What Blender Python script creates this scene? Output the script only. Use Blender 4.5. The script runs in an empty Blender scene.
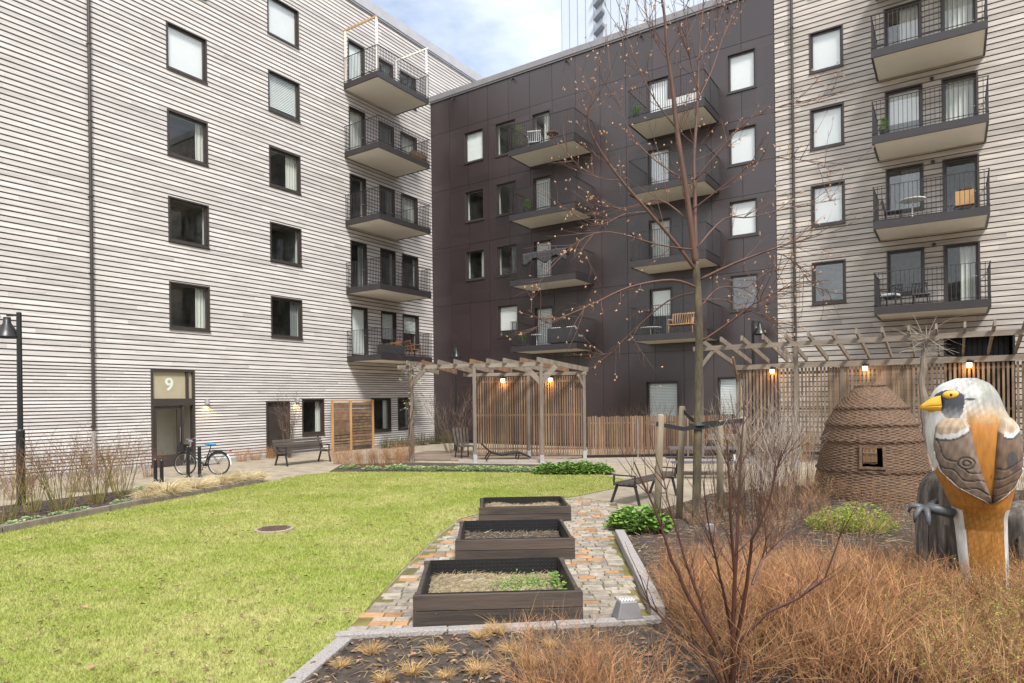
import bpy, math, random
import numpy as np
from mathutils import Vector, Matrix
R = math.radians
sc = bpy.context.scene
col = sc.collection
random.seed(7); rng = np.random.default_rng(7)

# ------------------------------------------------------------------ camera
FOC, CAM_H, ROLL, CX, CY = 660.0, 2.2, R(.7), 512.0, 399.0
cd = bpy.data.cameras.new('camera'); cam = bpy.data.objects.new('camera', cd); col.objects.link(cam)
cr, sr = math.cos(ROLL), math.sin(ROLL)
cam.matrix_world = Matrix(((cr, sr, 0, 0), (0, 0, -1, 0), (-sr, cr, 0, CAM_H), (0, 0, 0, 1)))
cd.sensor_width = 36.0; cd.lens = 36.0 * FOC / 1024; cd.shift_y = (CY - 341.5) / 1024
cd.clip_start = .05; cd.clip_end = 3000
sc.camera = cam

# ------------------------------------------------------------------ light
SUN_EL, SUN_AZ = R(50), R(166)          # high sun behind the camera, veiled by thin cloud
w = bpy.data.worlds.new('World'); sc.world = w; w.use_nodes = True
nt = w.node_tree; N = nt.nodes; Lk = nt.links
bg = N['Background']; sky = N.new('ShaderNodeTexSky'); sky.sky_type = 'NISHITA'; sky.sun_disc = False
sky.sun_elevation = SUN_EL; sky.sun_rotation = SUN_AZ; sky.air_density = 1.0; sky.dust_density = 2.0; sky.ozone_density = 1.0
tc = N.new('ShaderNodeTexCoord'); mp = N.new('ShaderNodeMapping'); mp.inputs['Scale'].default_value = (1.6, 1.6, 3.4)
mp.inputs['Location'].default_value = (.35, .1, .2)
cn = N.new('ShaderNodeTexNoise'); cn.inputs['Scale'].default_value = 1.5; cn.inputs['Detail'].default_value = 7; cn.inputs['Roughness'].default_value = .55
rp = N.new('ShaderNodeValToRGB'); rp.color_ramp.elements[0].position = .30; rp.color_ramp.elements[1].position = .58
rp.color_ramp.elements[0].color = (.18, .18, .18, 1)
mx = N.new('ShaderNodeMix'); mx.data_type = 'RGBA'; mx.inputs['B'].default_value = (6.3, 6.6, 7.0, 1)
Lk.new(tc.outputs['Generated'], mp.inputs['Vector']); Lk.new(mp.outputs[0], cn.inputs['Vector']); 
sx = N.new('ShaderNodeSeparateXYZ'); Lk.new(tc.outputs['Generated'], sx.inputs[0])
ma = N.new('ShaderNodeMath'); ma.operation = 'MULTIPLY_ADD'; ma.inputs[1].default_value = -.16; Lk.new(sx.outputs['Y'], ma.inputs[0]); Lk.new(cn.outputs['Fac'], ma.inputs[2])
Lk.new(ma.outputs[0], rp.inputs[0])
Lk.new(rp.outputs[0], mx.inputs['Factor']); Lk.new(sky.outputs[0], mx.inputs['A']); Lk.new(mx.outputs['Result'], bg.inputs['Color'])
bg.inputs['Strength'].default_value = .10
sd = bpy.data.lights.new('sun', 'SUN'); sd.energy = 2.1; sd.angle = R(12); sd.color = (1, .96, .9)
sun = bpy.data.objects.new('sun', sd); col.objects.link(sun)
sdir = Vector((math.sin(SUN_AZ) * math.cos(SUN_EL), math.cos(SUN_AZ) * math.cos(SUN_EL), math.sin(SUN_EL)))
sun.rotation_euler = sdir.to_track_quat('Z', 'Y').to_euler(); sun.location = (0, -20, 40)
vs = sc.view_settings
vs.view_transform = 'Standard'; vs.look = 'None'; vs.gamma = 1; vs.use_curve_mapping = False; vs.exposure = 1.22
sc.cycles.use_denoising = True; sc.cycles.max_bounces = 8; sc.cycles.transparent_max_bounces = 12
sc.cycles.sample_clamp_indirect = 6

# ------------------------------------------------------------------ helpers
def at(px, py, Y):
    "the point at depth Y seen at a pixel of the photograph"
    a = (px - CX) / FOC; b = -(py - CY) / FOC
    return Vector(((a * cr + b * sr) * Y, Y, CAM_H + (-a * sr + b * cr) * Y))

def tag(o, label=None, cat=None, group=None, kind=None):
    if label: o['label'] = label
    if cat: o['category'] = cat
    if group: o['group'] = group
    if kind: o['kind'] = kind
    return o

def link(o, parent=None):
    col.objects.link(o)
    if parent is not None: o.parent = parent
    return o

def empty(name, loc=(0, 0, 0), rz=0, label=None, cat=None, group=None):
    o = bpy.data.objects.new(name, None); o.empty_display_size = .2
    o.location = loc; o.rotation_euler = (0, 0, rz)
    return tag(link(o), label, cat, group)

def copy_tree(o, parent=None):
    kids = list(o.children)
    c = o.copy(); link(c)
    if parent is not None: c.parent = parent
    for k in kids: copy_tree(k, c)
    return c

class MB:
    "collects shapes for one mesh"
    def __init__(s): s.v = []; s.f = []; s.mi = []; s.m = 0
    def add(s, vs, fs):
        b = len(s.v); s.v.extend(vs)
        for f in fs: s.f.append(tuple(i + b for i in f)); s.mi.append(s.m)
        return s
    def box(s, x0, x1, y0, y1, z0, z1):
        if x0 > x1: x0, x1 = x1, x0
        if y0 > y1: y0, y1 = y1, y0
        if z0 > z1: z0, z1 = z1, z0
        return s.add([(x0, y0, z0), (x1, y0, z0), (x1, y1, z0), (x0, y1, z0), (x0, y0, z1), (x1, y0, z1), (x1, y1, z1), (x0, y1, z1)],
                     [(3, 2, 1, 0), (4, 5, 6, 7), (0, 1, 5, 4), (1, 2, 6, 5), (2, 3, 7, 6), (3, 0, 4, 7)])
    def bar(s, a, b, wd, ht, up=(0, 0, 1), tw=None):
        "box-section bar from a to b"
        a = Vector(a); b = Vector(b); d = (b - a)
        if d.length < 1e-6: return s
        d.normalize(); u = Vector(up); sd_ = d.cross(u)
        if sd_.length < 1e-4: sd_ = d.cross(Vector((1, 0, 0)))
        sd_.normalize(); u = sd_.cross(d)
        vs_ = []
        for p in (a, b):
            for i, j in ((-1, -1), (1, -1), (1, 1), (-1, 1)):
                vs_.append(tuple(p + sd_ * (i * wd / 2) + u * (j * ht / 2)))
        return s.add(vs_, [(3, 2, 1, 0), (4, 5, 6, 7), (0, 1, 5, 4), (1, 2, 6, 5), (2, 3, 7, 6), (3, 0, 4, 7)])
    def tube(s, pts, rad, n=6, cap=True):
        pts = [Vector(p) for p in pts]; k = len(pts)
        if not hasattr(rad, '__len__'): rad = [rad] * k
        ref = None; vs_ = []
        for i, p in enumerate(pts):
            t = (pts[min(i + 1, k - 1)] - pts[max(i - 1, 0)])
            if t.length < 1e-9: t = Vector((0, 0, 1))
            t.normalize()
            if ref is None:
                ref = Vector((1, 0, 0)) if abs(t.x) < .8 else Vector((0, 1, 0))
            ref = (ref - t * ref.dot(t))
            if ref.length < 1e-5: ref = t.orthogonal()
            ref.normalize(); bi = t.cross(ref)
            for j in range(n):
                a = 2 * math.pi * j / n
                vs_.append(tuple(p + ref * (math.cos(a) * rad[i]) + bi * (math.sin(a) * rad[i])))
        fs = []
        for i in range(k - 1):
            for j in range(n):
                j2 = (j + 1) % n
                fs.append((i * n + j, i * n + j2, (i + 1) * n + j2, (i + 1) * n + j))
        if cap:
            fs.append(tuple(range(n - 1, -1, -1))); fs.append(tuple((k - 1) * n + j for j in range(n)))
        return s.add(vs_, fs)
    def lathe(s, prof, c=(0, 0, 0), n=24, cap=True):
        "prof: (radius, z) pairs, about a vertical axis through c"
        vs_ = []; k = len(prof)
        for r, z in prof:
            for j in range(n):
                a = 2 * math.pi * j / n
                vs_.append((c[0] + r * math.cos(a), c[1] + r * math.sin(a), c[2] + z))
        fs = []
        for i in range(k - 1):
            for j in range(n):
                j2 = (j + 1) % n
                fs.append((i * n + j, i * n + j2, (i + 1) * n + j2, (i + 1) * n + j))
        if cap:
            fs.append(tuple(range(n - 1, -1, -1))); fs.append(tuple((k - 1) * n + j for j in range(n)))
        return s.add(vs_, fs)
    def blob(s, c, rx, ry, rz, n=8, k=5, jit=0):
        vs_ = [(c[0], c[1], c[2] - rz)]
        for i in range(1, k):
            th = math.pi * i / k
            for j in range(n):
                a = 2 * math.pi * j / n; q = 1 + (random.uniform(-jit, jit) if jit else 0)
                vs_.append((c[0] + rx * math.sin(th) * math.cos(a) * q, c[1] + ry * math.sin(th) * math.sin(a) * q, c[2] - rz * math.cos(th) * q))
        vs_.append((c[0], c[1], c[2] + rz)); fs = []
        for j in range(n): fs.append((0, 1 + (j + 1) % n, 1 + j))
        for i in range(k - 2):
            for j in range(n):
                a0 = 1 + i * n; j2 = (j + 1) % n
                fs.append((a0 + j, a0 + j2, a0 + n + j2, a0 + n + j))
        a0 = 1 + (k - 2) * n; top = a0 + n
        for j in range(n): fs.append((a0 + j, a0 + (j + 1) % n, top))
        return s.add(vs_, fs)
    def leaf(s, p, d, up, ln, wd, fold=.15):
        d = Vector(d).normalized(); sdv = d.cross(Vector(up))
        if sdv.length < 1e-3: sdv = d.orthogonal()
        sdv.normalize(); nn = sdv.cross(d); p = Vector(p)
        pts = [p, p + d * ln * .35 + sdv * wd * .5 + nn * fold * wd, p + d * ln * .75 + sdv * wd * .38 + nn * fold * wd * .6 - nn * ln * .05, p + d * ln - nn * ln * .12,
               p + d * ln * .75 - sdv * wd * .38 + nn * fold * wd * .6 - nn * ln * .05, p + d * ln * .35 - sdv * wd * .5 + nn * fold * wd]
        return s.add([tuple(q) for q in pts], [(0, 1, 2, 3), (0, 3, 4, 5)])
    def prism(s, poly, z0, z1):
        n = len(poly); vs_ = [(x, y, z0) for x, y in poly] + [(x, y, z1) for x, y in poly]
        fs = [tuple(range(n - 1, -1, -1)), tuple(range(n, 2 * n))] + [(i, (i + 1) % n, n + (i + 1) % n, n + i) for i in range(n)]
        return s.add(vs_, fs)
    def mesh(s, name, mats, smooth=False):
        me = bpy.data.meshes.new(name); me.from_pydata(s.v, [], s.f); me.update()
        for m in (mats if isinstance(mats, (list, tuple)) else [mats]): me.materials.append(m)
        if any(s.mi): me.polygons.foreach_set('material_index', s.mi)
        if smooth: me.polygons.foreach_set('use_smooth', [True] * len(me.polygons))
        return me
    def build(s, name, mats, parent=None, smooth=False):
        return link(bpy.data.objects.new(name, s.mesh(name, mats, smooth)), parent)

def bevel(o, wd=.01, seg=2):
    m = o.modifiers.new('bevel', 'BEVEL'); m.width = wd; m.segments = seg; m.limit_method = 'ANGLE'; return o

# ------------------------------------------------------------------ materials
def newmat(name):
    m = bpy.data.materials.new(name); m.use_nodes = True
    return m, m.node_tree.nodes, m.node_tree.links, m.node_tree.nodes['Principled BSDF']

def mat(name, c1, c2=None, scale=6.0, stretch=(1, 1, 1), rough=.8, island=0.0, bump=0.0, bscale=None, detail=6, metal=0, spec=.5, coord='Object', c3=None, hue=0.0, sheen=0, transl=0.0):
    "two- or three-tone noise colour, random brightness per separate piece, optional bump"
    m, n, l, p = newmat(name)
    p.inputs['Roughness'].default_value = rough; p.inputs['Metallic'].default_value = metal; p.inputs['Specular IOR Level'].default_value = spec
    c2 = c2 or tuple(x * .8 for x in c1)
    t = n.new('ShaderNodeTexCoord'); mpn = n.new('ShaderNodeMapping'); mpn.inputs['Scale'].default_value = stretch
    l.new(t.outputs[coord], mpn.inputs['Vector'])
    vec = mpn.outputs[0]
    if island:
        g = n.new('ShaderNodeNewGeometry'); va = n.new('ShaderNodeVectorMath'); va.operation = 'MULTIPLY_ADD'
        cx = n.new('ShaderNodeCombineXYZ')
        for k in range(3): l.new(g.outputs['Random Per Island'], cx.inputs[k])
        va.inputs[1].default_value = (37, 53, 71); l.new(cx.outputs[0], va.inputs[0]); l.new(vec, va.inputs[2]); vec = va.outputs[0]
    nz = n.new('ShaderNodeTexNoise'); nz.inputs['Scale'].default_value = scale; nz.inputs['Detail'].default_value = detail; nz.inputs['Roughness'].default_value = .62
    l.new(vec, nz.inputs['Vector'])
    r = n.new('ShaderNodeValToRGB'); r.color_ramp.elements[0].position = .34; r.color_ramp.elements[1].position = .66
    r.color_ramp.elements[0].color = (*c2, 1); r.color_ramp.elements[1].color = (*c1, 1)
    if c3:
        e = r.color_ramp.elements.new(.5); e.color = (*c3, 1)
    l.new(nz.outputs['Fac'], r.inputs[0]); out = r.outputs[0]
    if island:
        hs = n.new('ShaderNodeHueSaturation'); mr = n.new('ShaderNodeMapRange'); mr.inputs['To Min'].default_value = 1 - island; mr.inputs['To Max'].default_value = 1 + island
        l.new(g.outputs['Random Per Island'], mr.inputs['Value']); l.new(mr.outputs[0], hs.inputs['Value']); l.new(out, hs.inputs['Color'])
        if hue:
            wn = n.new('ShaderNodeTexWhiteNoise'); wn.noise_dimensions = '1D'; l.new(g.outputs['Random Per Island'], wn.inputs['W'])
            m2 = n.new('ShaderNodeMapRange'); m2.inputs['To Min'].default_value = .5 - hue; m2.inputs['To Max'].default_value = .5 + hue
            l.new(wn.outputs['Value'], m2.inputs['Value']); l.new(m2.outputs[0], hs.inputs['Hue'])
        out = hs.outputs[0]
    l.new(out, p.inputs['Base Color'])
    if bump:
        nb = n.new('ShaderNodeTexNoise'); nb.inputs['Scale'].default_value = bscale or scale * 4; nb.inputs['Detail'].default_value = 5; l.new(vec, nb.inputs['Vector'])
        b = n.new('ShaderNodeBump'); b.inputs['Strength'].default_value = bump; b.inputs['Distance'].default_value = .02
        l.new(nb.outputs['Fac'], b.inputs['Height']); l.new(b.outputs[0], p.inputs['Normal'])
    if transl:
        tr = n.new('ShaderNodeBsdfTranslucent'); l.new(out, tr.inputs['Color']); ms = n.new('ShaderNodeMixShader'); ms.inputs[0].default_value = transl
        l.new(p.outputs[0], ms.inputs[1]); l.new(tr.outputs[0], ms.inputs[2]); l.new(ms.outputs[0], n['Material Output'].inputs['Surface'])
    return m

def emis(name, c, s):
    m, n, l, p = newmat(name); p.inputs['Base Color'].default_value = (*c, 1); p.inputs['Emission Color'].default_value = (*c, 1); p.inputs['Emission Strength'].default_value = s; return m

def glassmat(name, ior=1.9, tint=(.93, .97, .95)):
    m, n, l, p = newmat(name); n.remove(p)
    t = n.new('ShaderNodeBsdfTransparent'); t.inputs[0].default_value = (*tint, 1); g = n.new('ShaderNodeBsdfGlossy'); g.inputs['Roughness'].default_value = .015
    lw = n.new('ShaderNodeLayerWeight'); lw.inputs['Blend'].default_value = .5; x = n.new('ShaderNodeMixShader')
    pw = n.new('ShaderNodeMath'); pw.operation = 'POWER'; pw.inputs[1].default_value = 5; f = n.new('ShaderNodeMath'); f.operation = 'MULTIPLY_ADD'
    f0 = ((ior - 1) / (ior + 1)) ** 2; f.inputs[1].default_value = 1 - f0; f.inputs[2].default_value = f0; l.new(lw.outputs['Facing'], pw.inputs[0]); l.new(pw.outputs[0], f.inputs[0])
    l.new(f.outputs[0], x.inputs[0]); l.new(t.outputs[0], x.inputs[1]); l.new(g.outputs[0], x.inputs[2]); l.new(x.outputs[0], n['Material Output'].inputs['Surface'])
    return m

M = {}
M['pale_board'] = mat('pale_boards', (.61, .58, .56), (.45, .42, .40), 2.2, (.35, 1, 3), .75, .12, .25, 14)
M['core_dark'] = mat('wall_core', (.15, .122, .112), (.11, .09, .08), 3)
M['tan_board'] = mat('weathered_boards', (.52, .47, .415), (.35, .31, .27), 2.4, (.3, 1, 3), .8, .16, .25, 14, c3=(.42, .38, .345))
M['plum'] = mat('plum_metal_panel', (.042, .028, .029), (.033, .022, .0235), .8, (1, 1, .2), .34, .12, .0, spec=.75)
M['plum_core'] = mat('panel_joint', (.02, .017, .018))
M['parapet'] = mat('grey_flashing', (.46, .46, .48), (.40, .40, .42), 2, rough=.45, metal=.2)
M['parapet_dark'] = mat('dark_flashing', (.25, .24, .25), (.21, .20, .21), 2, rough=.45, metal=.2)
M['frame'] = mat('dark_brown_frame', (.052, .04, .037), (.042, .033, .03), 3, rough=.4)
M['frame_lit'] = mat('window_jamb', (.62, .66, .62), (.56, .60, .57), 3)  # pale greenish inner reveal behind the dark frame
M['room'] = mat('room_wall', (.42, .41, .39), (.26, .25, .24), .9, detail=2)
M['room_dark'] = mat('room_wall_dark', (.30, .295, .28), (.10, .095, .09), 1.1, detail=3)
M['blind'] = mat('roller_blind', (.80, .81, .80), (.76, .77, .77), 2, rough=.9)  # white stands in for bright sky mirrored in the upper panes
M['curtain'] = mat('curtain', (.62, .62, .58), (.5, .5, .47), 2, (9, 9, .1), .95)
M['greyblind'] = mat('grey_curtain', (.22, .23, .24), (.14, .145, .15), 2, (9, 9, .1), .95)
M['glass'] = glassmat('window_glass', 1.55, (.97, .985, .975)); M['glass_hi'] = glassmat('window_glass_coated', 1.9, (.97, .98, .98))
M['metal'] = mat('dark_metal', (.035, .029, .03), (.028, .024, .025), 4, rough=.42, spec=.5)
M['black'] = mat('black_metal', (.016, .016, .017), (.012, .012, .013), 5, rough=.35)
M['soffit'] = mat('soffit_board', (.86, .81, .73), (.82, .77, .69), 1.2, rough=.8)
M['zinc'] = mat('zinc', (.52, .53, .54), (.42, .43, .45), 6, rough=.45, metal=.5)
M['greywood'] = mat('weathered_wood', (.235, .195, .155), (.135, .11, .09), 5, (1, 1, .18), .85, .16, .3, 30)
M['greywood_h'] = mat('weathered_beam', (.27, .225, .185), (.155, .125, .10), 5, (.2, .2, 1), .85, .14, .3, 30)
M['slat'] = mat('brown_slat', (.235, .145, .083), (.115, .072, .045), 5, (1, 1, .15), .85, .30, .3, 30, hue=.015)
M['slat_grey'] = mat('greybrown_slat', (.27, .185, .118), (.145, .10, .066), 5, (1, 1, .15), .85, .25, .3, 30)
M['neww'] = mat('new_timber', (.55, .32, .14), (.42, .24, .10), 5, (1, 1, .15), .7, .1)
M['deck'] = mat('deck_boards', (.27, .205, .15), (.17, .13, .10), 5, (.2, 1, 1), .85, .18, .3, 30)
M['bedwood'] = mat('bed_board', (.092, .066, .050), (.030, .023, .019), 5, (.12, 1, 1), .8, .14, .5, 24, c3=(.065, .049, .039))
M['liner'] = mat('dimpled_liner', (.014, .014, .015), (.010, .010, .011), 20, rough=.5)
M['soil'] = mat('soil', (.098, .072, .054), (.032, .024, .019), 9, rough=.95, bump=1.0, bscale=34, c3=(.062, .046, .035))
M['straw'] = mat('straw', (.52, .42, .25), (.30, .23, .13), 9, rough=.9, island=.35)
M['straw_soil'] = mat('straw_soil', (.36, .29, .18), (.12, .092, .06), 13, rough=.95, bump=1, bscale=40, c3=(.22, .175, .11))
M['gravel'] = mat('stone_dust', (.38, .32, .24), (.24, .20, .15), 2.1, rough=.95, bump=.5, bscale=60, c3=(.32, .27, .20), detail=14)
M['granite'] = mat('granite', (.40, .37, .355), (.21, .19, .18), 60, rough=.85, bump=.4, bscale=50, c3=(.31, .285, .27))
M['brick'] = mat('paver', (.37, .32, .26), (.20, .17, .135), 9, rough=.85, island=.30, bump=.5, bscale=30, hue=.014)
M['brick_o'] = mat('paver_orange', (.46, .25, .11), (.30, .16, .08), 7, rough=.85, island=.25, bump=.4, bscale=30)
M['moss'] = mat('moss_joint', (.22, .19, .04), (.085, .072, .04), 3.5, rough=.95, bump=.6, bscale=60)
M['rust'] = mat('rusty_iron', (.13, .075, .05), (.07, .045, .035), 12, rough=.8, bump=.3)
M['bark'] = mat('tree_bark', (.17, .135, .095), (.075, .055, .045), 5, (1, 1, .35), .85, 0, .5, 30, c3=(.16, .145, .055))
M['moss_bark'] = mat('mossy_bark', (.15, .118, .066), (.050, .036, .026), 9, (1, 1, .35), .85, 0, .5, 30, c3=(.085, .070, .042))
M['twig'] = mat('reddish_twig', (.13, .060, .038), (.075, .036, .026), 3, rough=.6, island=.25)
M['dark_twig'] = mat('dark_red_stem', (.085, .032, .020), (.045, .020, .015), 3, rough=.45, island=.2)
M['bud'] = mat('bud', (.55, .33, .20), (.38, .22, .13), 20, rough=.8, island=.3)
M['orange_twig'] = mat('orange_twig', (.46, .225, .092), (.19, .092, .044), 3, rough=.75, island=.45, hue=.015)
M['tan_twig'] = mat('tan_twig', (.42, .235, .105), (.24, .13, .065), 3, rough=.8, island=.4, hue=.012)
M['green_twig'] = mat('green_stem', (.30, .265, .075), (.17, .135, .045), 2, rough=.8, island=.35)
M['red_twig'] = mat('red_twig_tip', (.24, .11, .07), (.15, .075, .05), 2, rough=.8, island=.3)
M['brown_twig'] = mat('brown_stem', (.15, .10, .075), (.09, .06, .045), 3, rough=.8, island=.3)
M['pale_twig'] = mat('pale_twig', (.40, .35, .30), (.28, .24, .20), 3, rough=.8, island=.3)
M['leaf'] = mat('green_leaf', (.24, .38, .08), (.13, .24, .05), 7, rough=.55, island=.4, hue=.02, transl=.25)
M['leaf_pale'] = mat('pale_green_leaf', (.38, .48, .24), (.24, .34, .13), 7, rough=.6, island=.35, transl=.25)
M['leaf_lime'] = mat('lime_leaf', (.40, .47, .075), (.28, .36, .05), 7, rough=.6, island=.35, transl=.3)
M['leaf_dry'] = mat('dead_leaf', (.30, .19, .11), (.13, .08, .05), 12, rough=.9, island=.5, hue=.02)
M['drygrass'] = mat('dry_grass', (.74, .62, .38), (.55, .44, .25), 5, rough=.85, island=.3, transl=.2)
M['drytuft'] = mat('golden_tuft', (.56, .37, .16), (.38, .24, .10), 5, rough=.85, island=.35)
M['wicker'] = mat('wicker', (.20, .118, .070), (.078, .045, .028), 16, (1, 1, 2.5), .75, 0, .5, 60, c3=(.13, .077, .046))
M['stake'] = mat('stake_wood', (.33, .27, .195), (.19, .15, .105), 6, (1, 1, .2), .85, 0, .4, 40)
M['strap'] = mat('rubber_strap', (.018, .018, .02), (.012, .012, .014), 9, rough=.6)
M['white'] = mat('white_paint', (.78, .78, .77), (.72, .72, .71), 4, rough=.5)
M['rattan'] = mat('rattan', (.36, .17, .08), (.22, .10, .05), 20, rough=.6)
M['cushion'] = mat('dark_cushion', (.05, .05, .055), (.035, .035, .04), 8, rough=.95)
M['pale_cloth'] = mat('pale_cloth', (.55, .56, .58), (.42, .43, .46), 8, rough=.95)
M['cyan'] = mat('blue_saddle', (.02, .33, .60), (.02, .28, .52), 5, rough=.45)
M['red'] = mat('red_reflector', (.55, .03, .03), (.45, .02, .02), 5, rough=.3)
M['chrome'] = mat('chrome', (.6, .6, .62), (.5, .5, .52), 5, rough=.2, metal=.9)
M['tyre'] = mat('tyre', (.02, .02, .02), (.015, .015, .015), 9, rough=.8)
M['lilac'] = mat('lilac_grip', (.35, .25, .5), (.3, .2, .45), 5)
M['log'] = mat('dark_log', (.27, .225, .185), (.035, .030, .026), 11, (1, 1, .16), .85, 0, .5, 20, c3=(.11, .093, .078))
M['warm'] = emis('warm_bulb', (1, .55, .18), 7)
M['lampglow'] = emis('lamp_disc', (1, .78, .45), 2.2)
M['tower'] = mat('tower_panel', (.50, .56, .64), (.46, .52, .60), .2, rough=.5)
M['towerline'] = mat('tower_joint', (.24, .26, .30), (.20, .22, .26), .5, rough=.6)
M['frost'] = mat('frosted_screen', (.42, .37, .26), (.36, .32, .22), 2, rough=.3)
M['number'] = mat('number_decal', (.62, .68, .60), (.58, .64, .56), 4)
M['concrete'] = mat('concrete', (.40, .385, .36), (.30, .285, .265), 5, rough=.9, bump=.3)

# ------------------------------------------------------------------ ground
def sheet(name, poly, z, m, kind='structure'):
    mb = MB(); mb.add([(x, y, z) for x, y in poly], [tuple(range(len(poly)))])
    return tag(mb.build(name, m), kind=kind)
big = MB(); S_ = 900
big.add([(-S_, -S_, 0), (S_, -S_, 0), (S_, S_, 0), (-S_, S_, 0)], [(0, 1, 2, 3)])
tag(big.build('ground', M['gravel']), kind='structure')

# ------------------------------------------------------------------ wall frames
TH = math.atan2(.832, .5547); U = Vector((math.cos(TH), math.sin(TH), 0)); V = Vector((U.y, -U.x, 0))
CORNER = Vector((-4.064, 34.479, 0))
RZ_L = math.atan2(-U.y, -U.x); RZ_D = math.atan2(-V.y, -V.x)   # local x runs against s, local y points into the courtyard
def SB(mb, s0, s1, d0, d1, z0, z1): return mb.box(-s0, -s1, d0, d1, z0, z1)

def minus(s0, s1, z0, z1, holes):
    zs = sorted({z0, z1} | {z for h in holes for z in h[2:4] if z0 < z < z1}); out = []
    for a, b in zip(zs, zs[1:]):
        m = (a + b) / 2; x = s0
        for h in sorted(h for h in holes if h[2] < m < h[3] and h[1] > s0 and h[0] < s1):
            if h[0] > x: out.append((x, h[0], a, b))
            x = max(x, h[1])
        if x < s1: out.append((x, s1, a, b))
    return out

def boards(mb, s0, s1, z0, z1, pitch, gap, holes, tilt=.014):
    z = z0; k = 0
    while z < z1 - .02:
        top = min(z + pitch - gap, z1); cuts = []; x = s0 - random.uniform(0, 4)
        while x < s1:
            x += random.choice((3.0, 3.6, 4.2, 4.8)); cuts.append(x)
        for a, b, c, d in minus(s0, s1, z, top, holes):
            e = [a] + [q for q in cuts if a + .1 < q < b - .1] + [b]
            for p, q in zip(e, e[1:]):
                q2 = q - .003
                f0 = -tilt * (c - z) / (pitch - gap); f1 = -tilt * (d - z) / (pitch - gap)
                x0, x1 = -q2, -p
                mb.add([(x0, -.034, c), (x1, -.034, c), (x1, f0, c), (x0, f0, c), (x0, -.034, d), (x1, -.034, d), (x1, f1, d), (x0, f1, d)],
                       [(3, 2, 1, 0), (4, 5, 6, 7), (0, 1, 5, 4), (1, 2, 6, 5), (2, 3, 7, 6), (3, 0, 4, 7)])
        z += pitch; k += 1

def core(mb, s0, s1, z0, z1, holes, depth=12, roof=True):
    for r in minus(s0, s1, z0, z1, holes): SB(mb, r[0], r[1], -.32, -.036, r[2], r[3])
    SB(mb, s0, s1, -depth, -2.0, z0, z1 - .3)
    SB(mb, s0, s0 + .25, -2.0, -.321, z0, z1 - .3); SB(mb, s1 - .25, s1, -2.0, -.321, z0, z1 - .3)
    SB(mb, s0 + .25, s1 - .25, -2.0, -.321, z1 - .7, z1 - .3)

def sheetwave(mb, s0, s1, d, z0, z1, amp=.025, wl=.13):
    n = max(4, int((s1 - s0) / wl * 6)); vs_ = []
    for k in range(n + 1):
        s = s0 + (s1 - s0) * k / n; q = d + amp * math.sin(2 * math.pi * (s - s0) / wl)
        vs_ += [(-s, q, z0), (-s, q, z1)]
    mb.add(vs_, [(2 * k, 2 * k + 2, 2 * k + 3, 2 * k + 1) for k in range(n)])

def frame_rect(mb, s0, s1, z0, z1, t, d0, d1, bottom=True):
    SB(mb, s0, s0 + t, d0, d1, z0, z1); SB(mb, s1 - t, s1, d0, d1, z0, z1)
    SB(mb, s0 + t, s1 - t, d0, d1, z1 - t, z1)
    if bottom: SB(mb, s0 + t, s1 - t, d0, d1, z0, z0 + t)

def window(root, s0, s1, z0, z1, inside='dark', hi=False, door=False, frac=1.0, room='room', name=None):
    mb = MB(); frame_rect(mb, s0, s1, z0, z1, .05, -.15, .014)
    frame_rect(mb, s0 + .051, s1 - .051, z0 + .051, z1 - .051, .065, -.13, -.075)
    SB(mb, s0 - .01, s1 + .01, -.02, .045, z0 - .03, z0 + .012)
    o = mb.build(name or ('balcony_door' if door else 'window'), M['frame'], root)
    p = MB(); SB(p, s0 + .117, s1 - .117, -.108, -.096, z0 + .117, z1 - .117); p.build('pane', M['glass_hi' if hi else 'glass'], o)
    j = MB(); frame_rect(j, s0 + .002, s1 - .002, z0 + .002, z1 - .002, .05, -.34, -.151); j.build('jamb', M['frame_lit'], o)
    r = MB(); e = .17
    SB(r, s0 - e, s1 + e, -1.75, -1.7, z0 - .15, z1 + .15); SB(r, s0 - e, s0 - e + .03, -1.7, -.341, z0 - .15, z1 + .15); SB(r, s1 + e - .03, s1 + e, -1.7, -.341, z0 - .15, z1 + .15)
    SB(r, s0 - e + .03, s1 + e - .03, -1.7, -.341, z1 + .12, z1 + .15); SB(r, s0 - e + .03, s1 + e - .03, -1.7, -.341, z0 - .15, z0 - .12)
    r.build('room', M[room], o)
    if inside == 'blind':  # in upper windows, added to imitate the white sky reflection
        b = MB(); SB(b, s0 + .055, s1 - .055, -.175, -.165, z1 - .06 - (z1 - z0 - .12) * frac, z1 - .052); b.build('blind', M['blind'], o)
    elif inside == 'slats':
        b = MB(); z = z1 - .08
        while z > z1 - (z1 - z0 - .1) * frac:
            b.add([(-s0 - .06, -.165, z - .055), (-s1 + .06, -.165, z - .055), (-s1 + .06, -.19, z), (-s0 - .06, -.19, z)], [(0, 1, 2, 3)]); z -= .065
        b.build('blind', M['blind'], o)
    elif inside in ('curtain', 'grey'):
        b = MB(); m = M['curtain' if inside == 'curtain' else 'greyblind']; wd = (s1 - s0 - .12)
        if frac >= 1: sheetwave(b, s0 + .06, s1 - .06, -.26, z0 + .06, z1 - .06)
        else:
            sheetwave(b, s1 - .06 - wd * frac, s1 - .06, -.26, z0 + .06, z1 - .06)
        b.build('curtain', m, o)
    if door:
        h = MB(); h.tube([(-s1 + .09, -.06, z0 + 1.0), (-s1 + .09, -.03, z0 + 1.0), (-s1 + .22, -.03, z0 + 1.0)], .012, 6); h.build('handle', M['zinc'], o)
    return o

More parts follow.
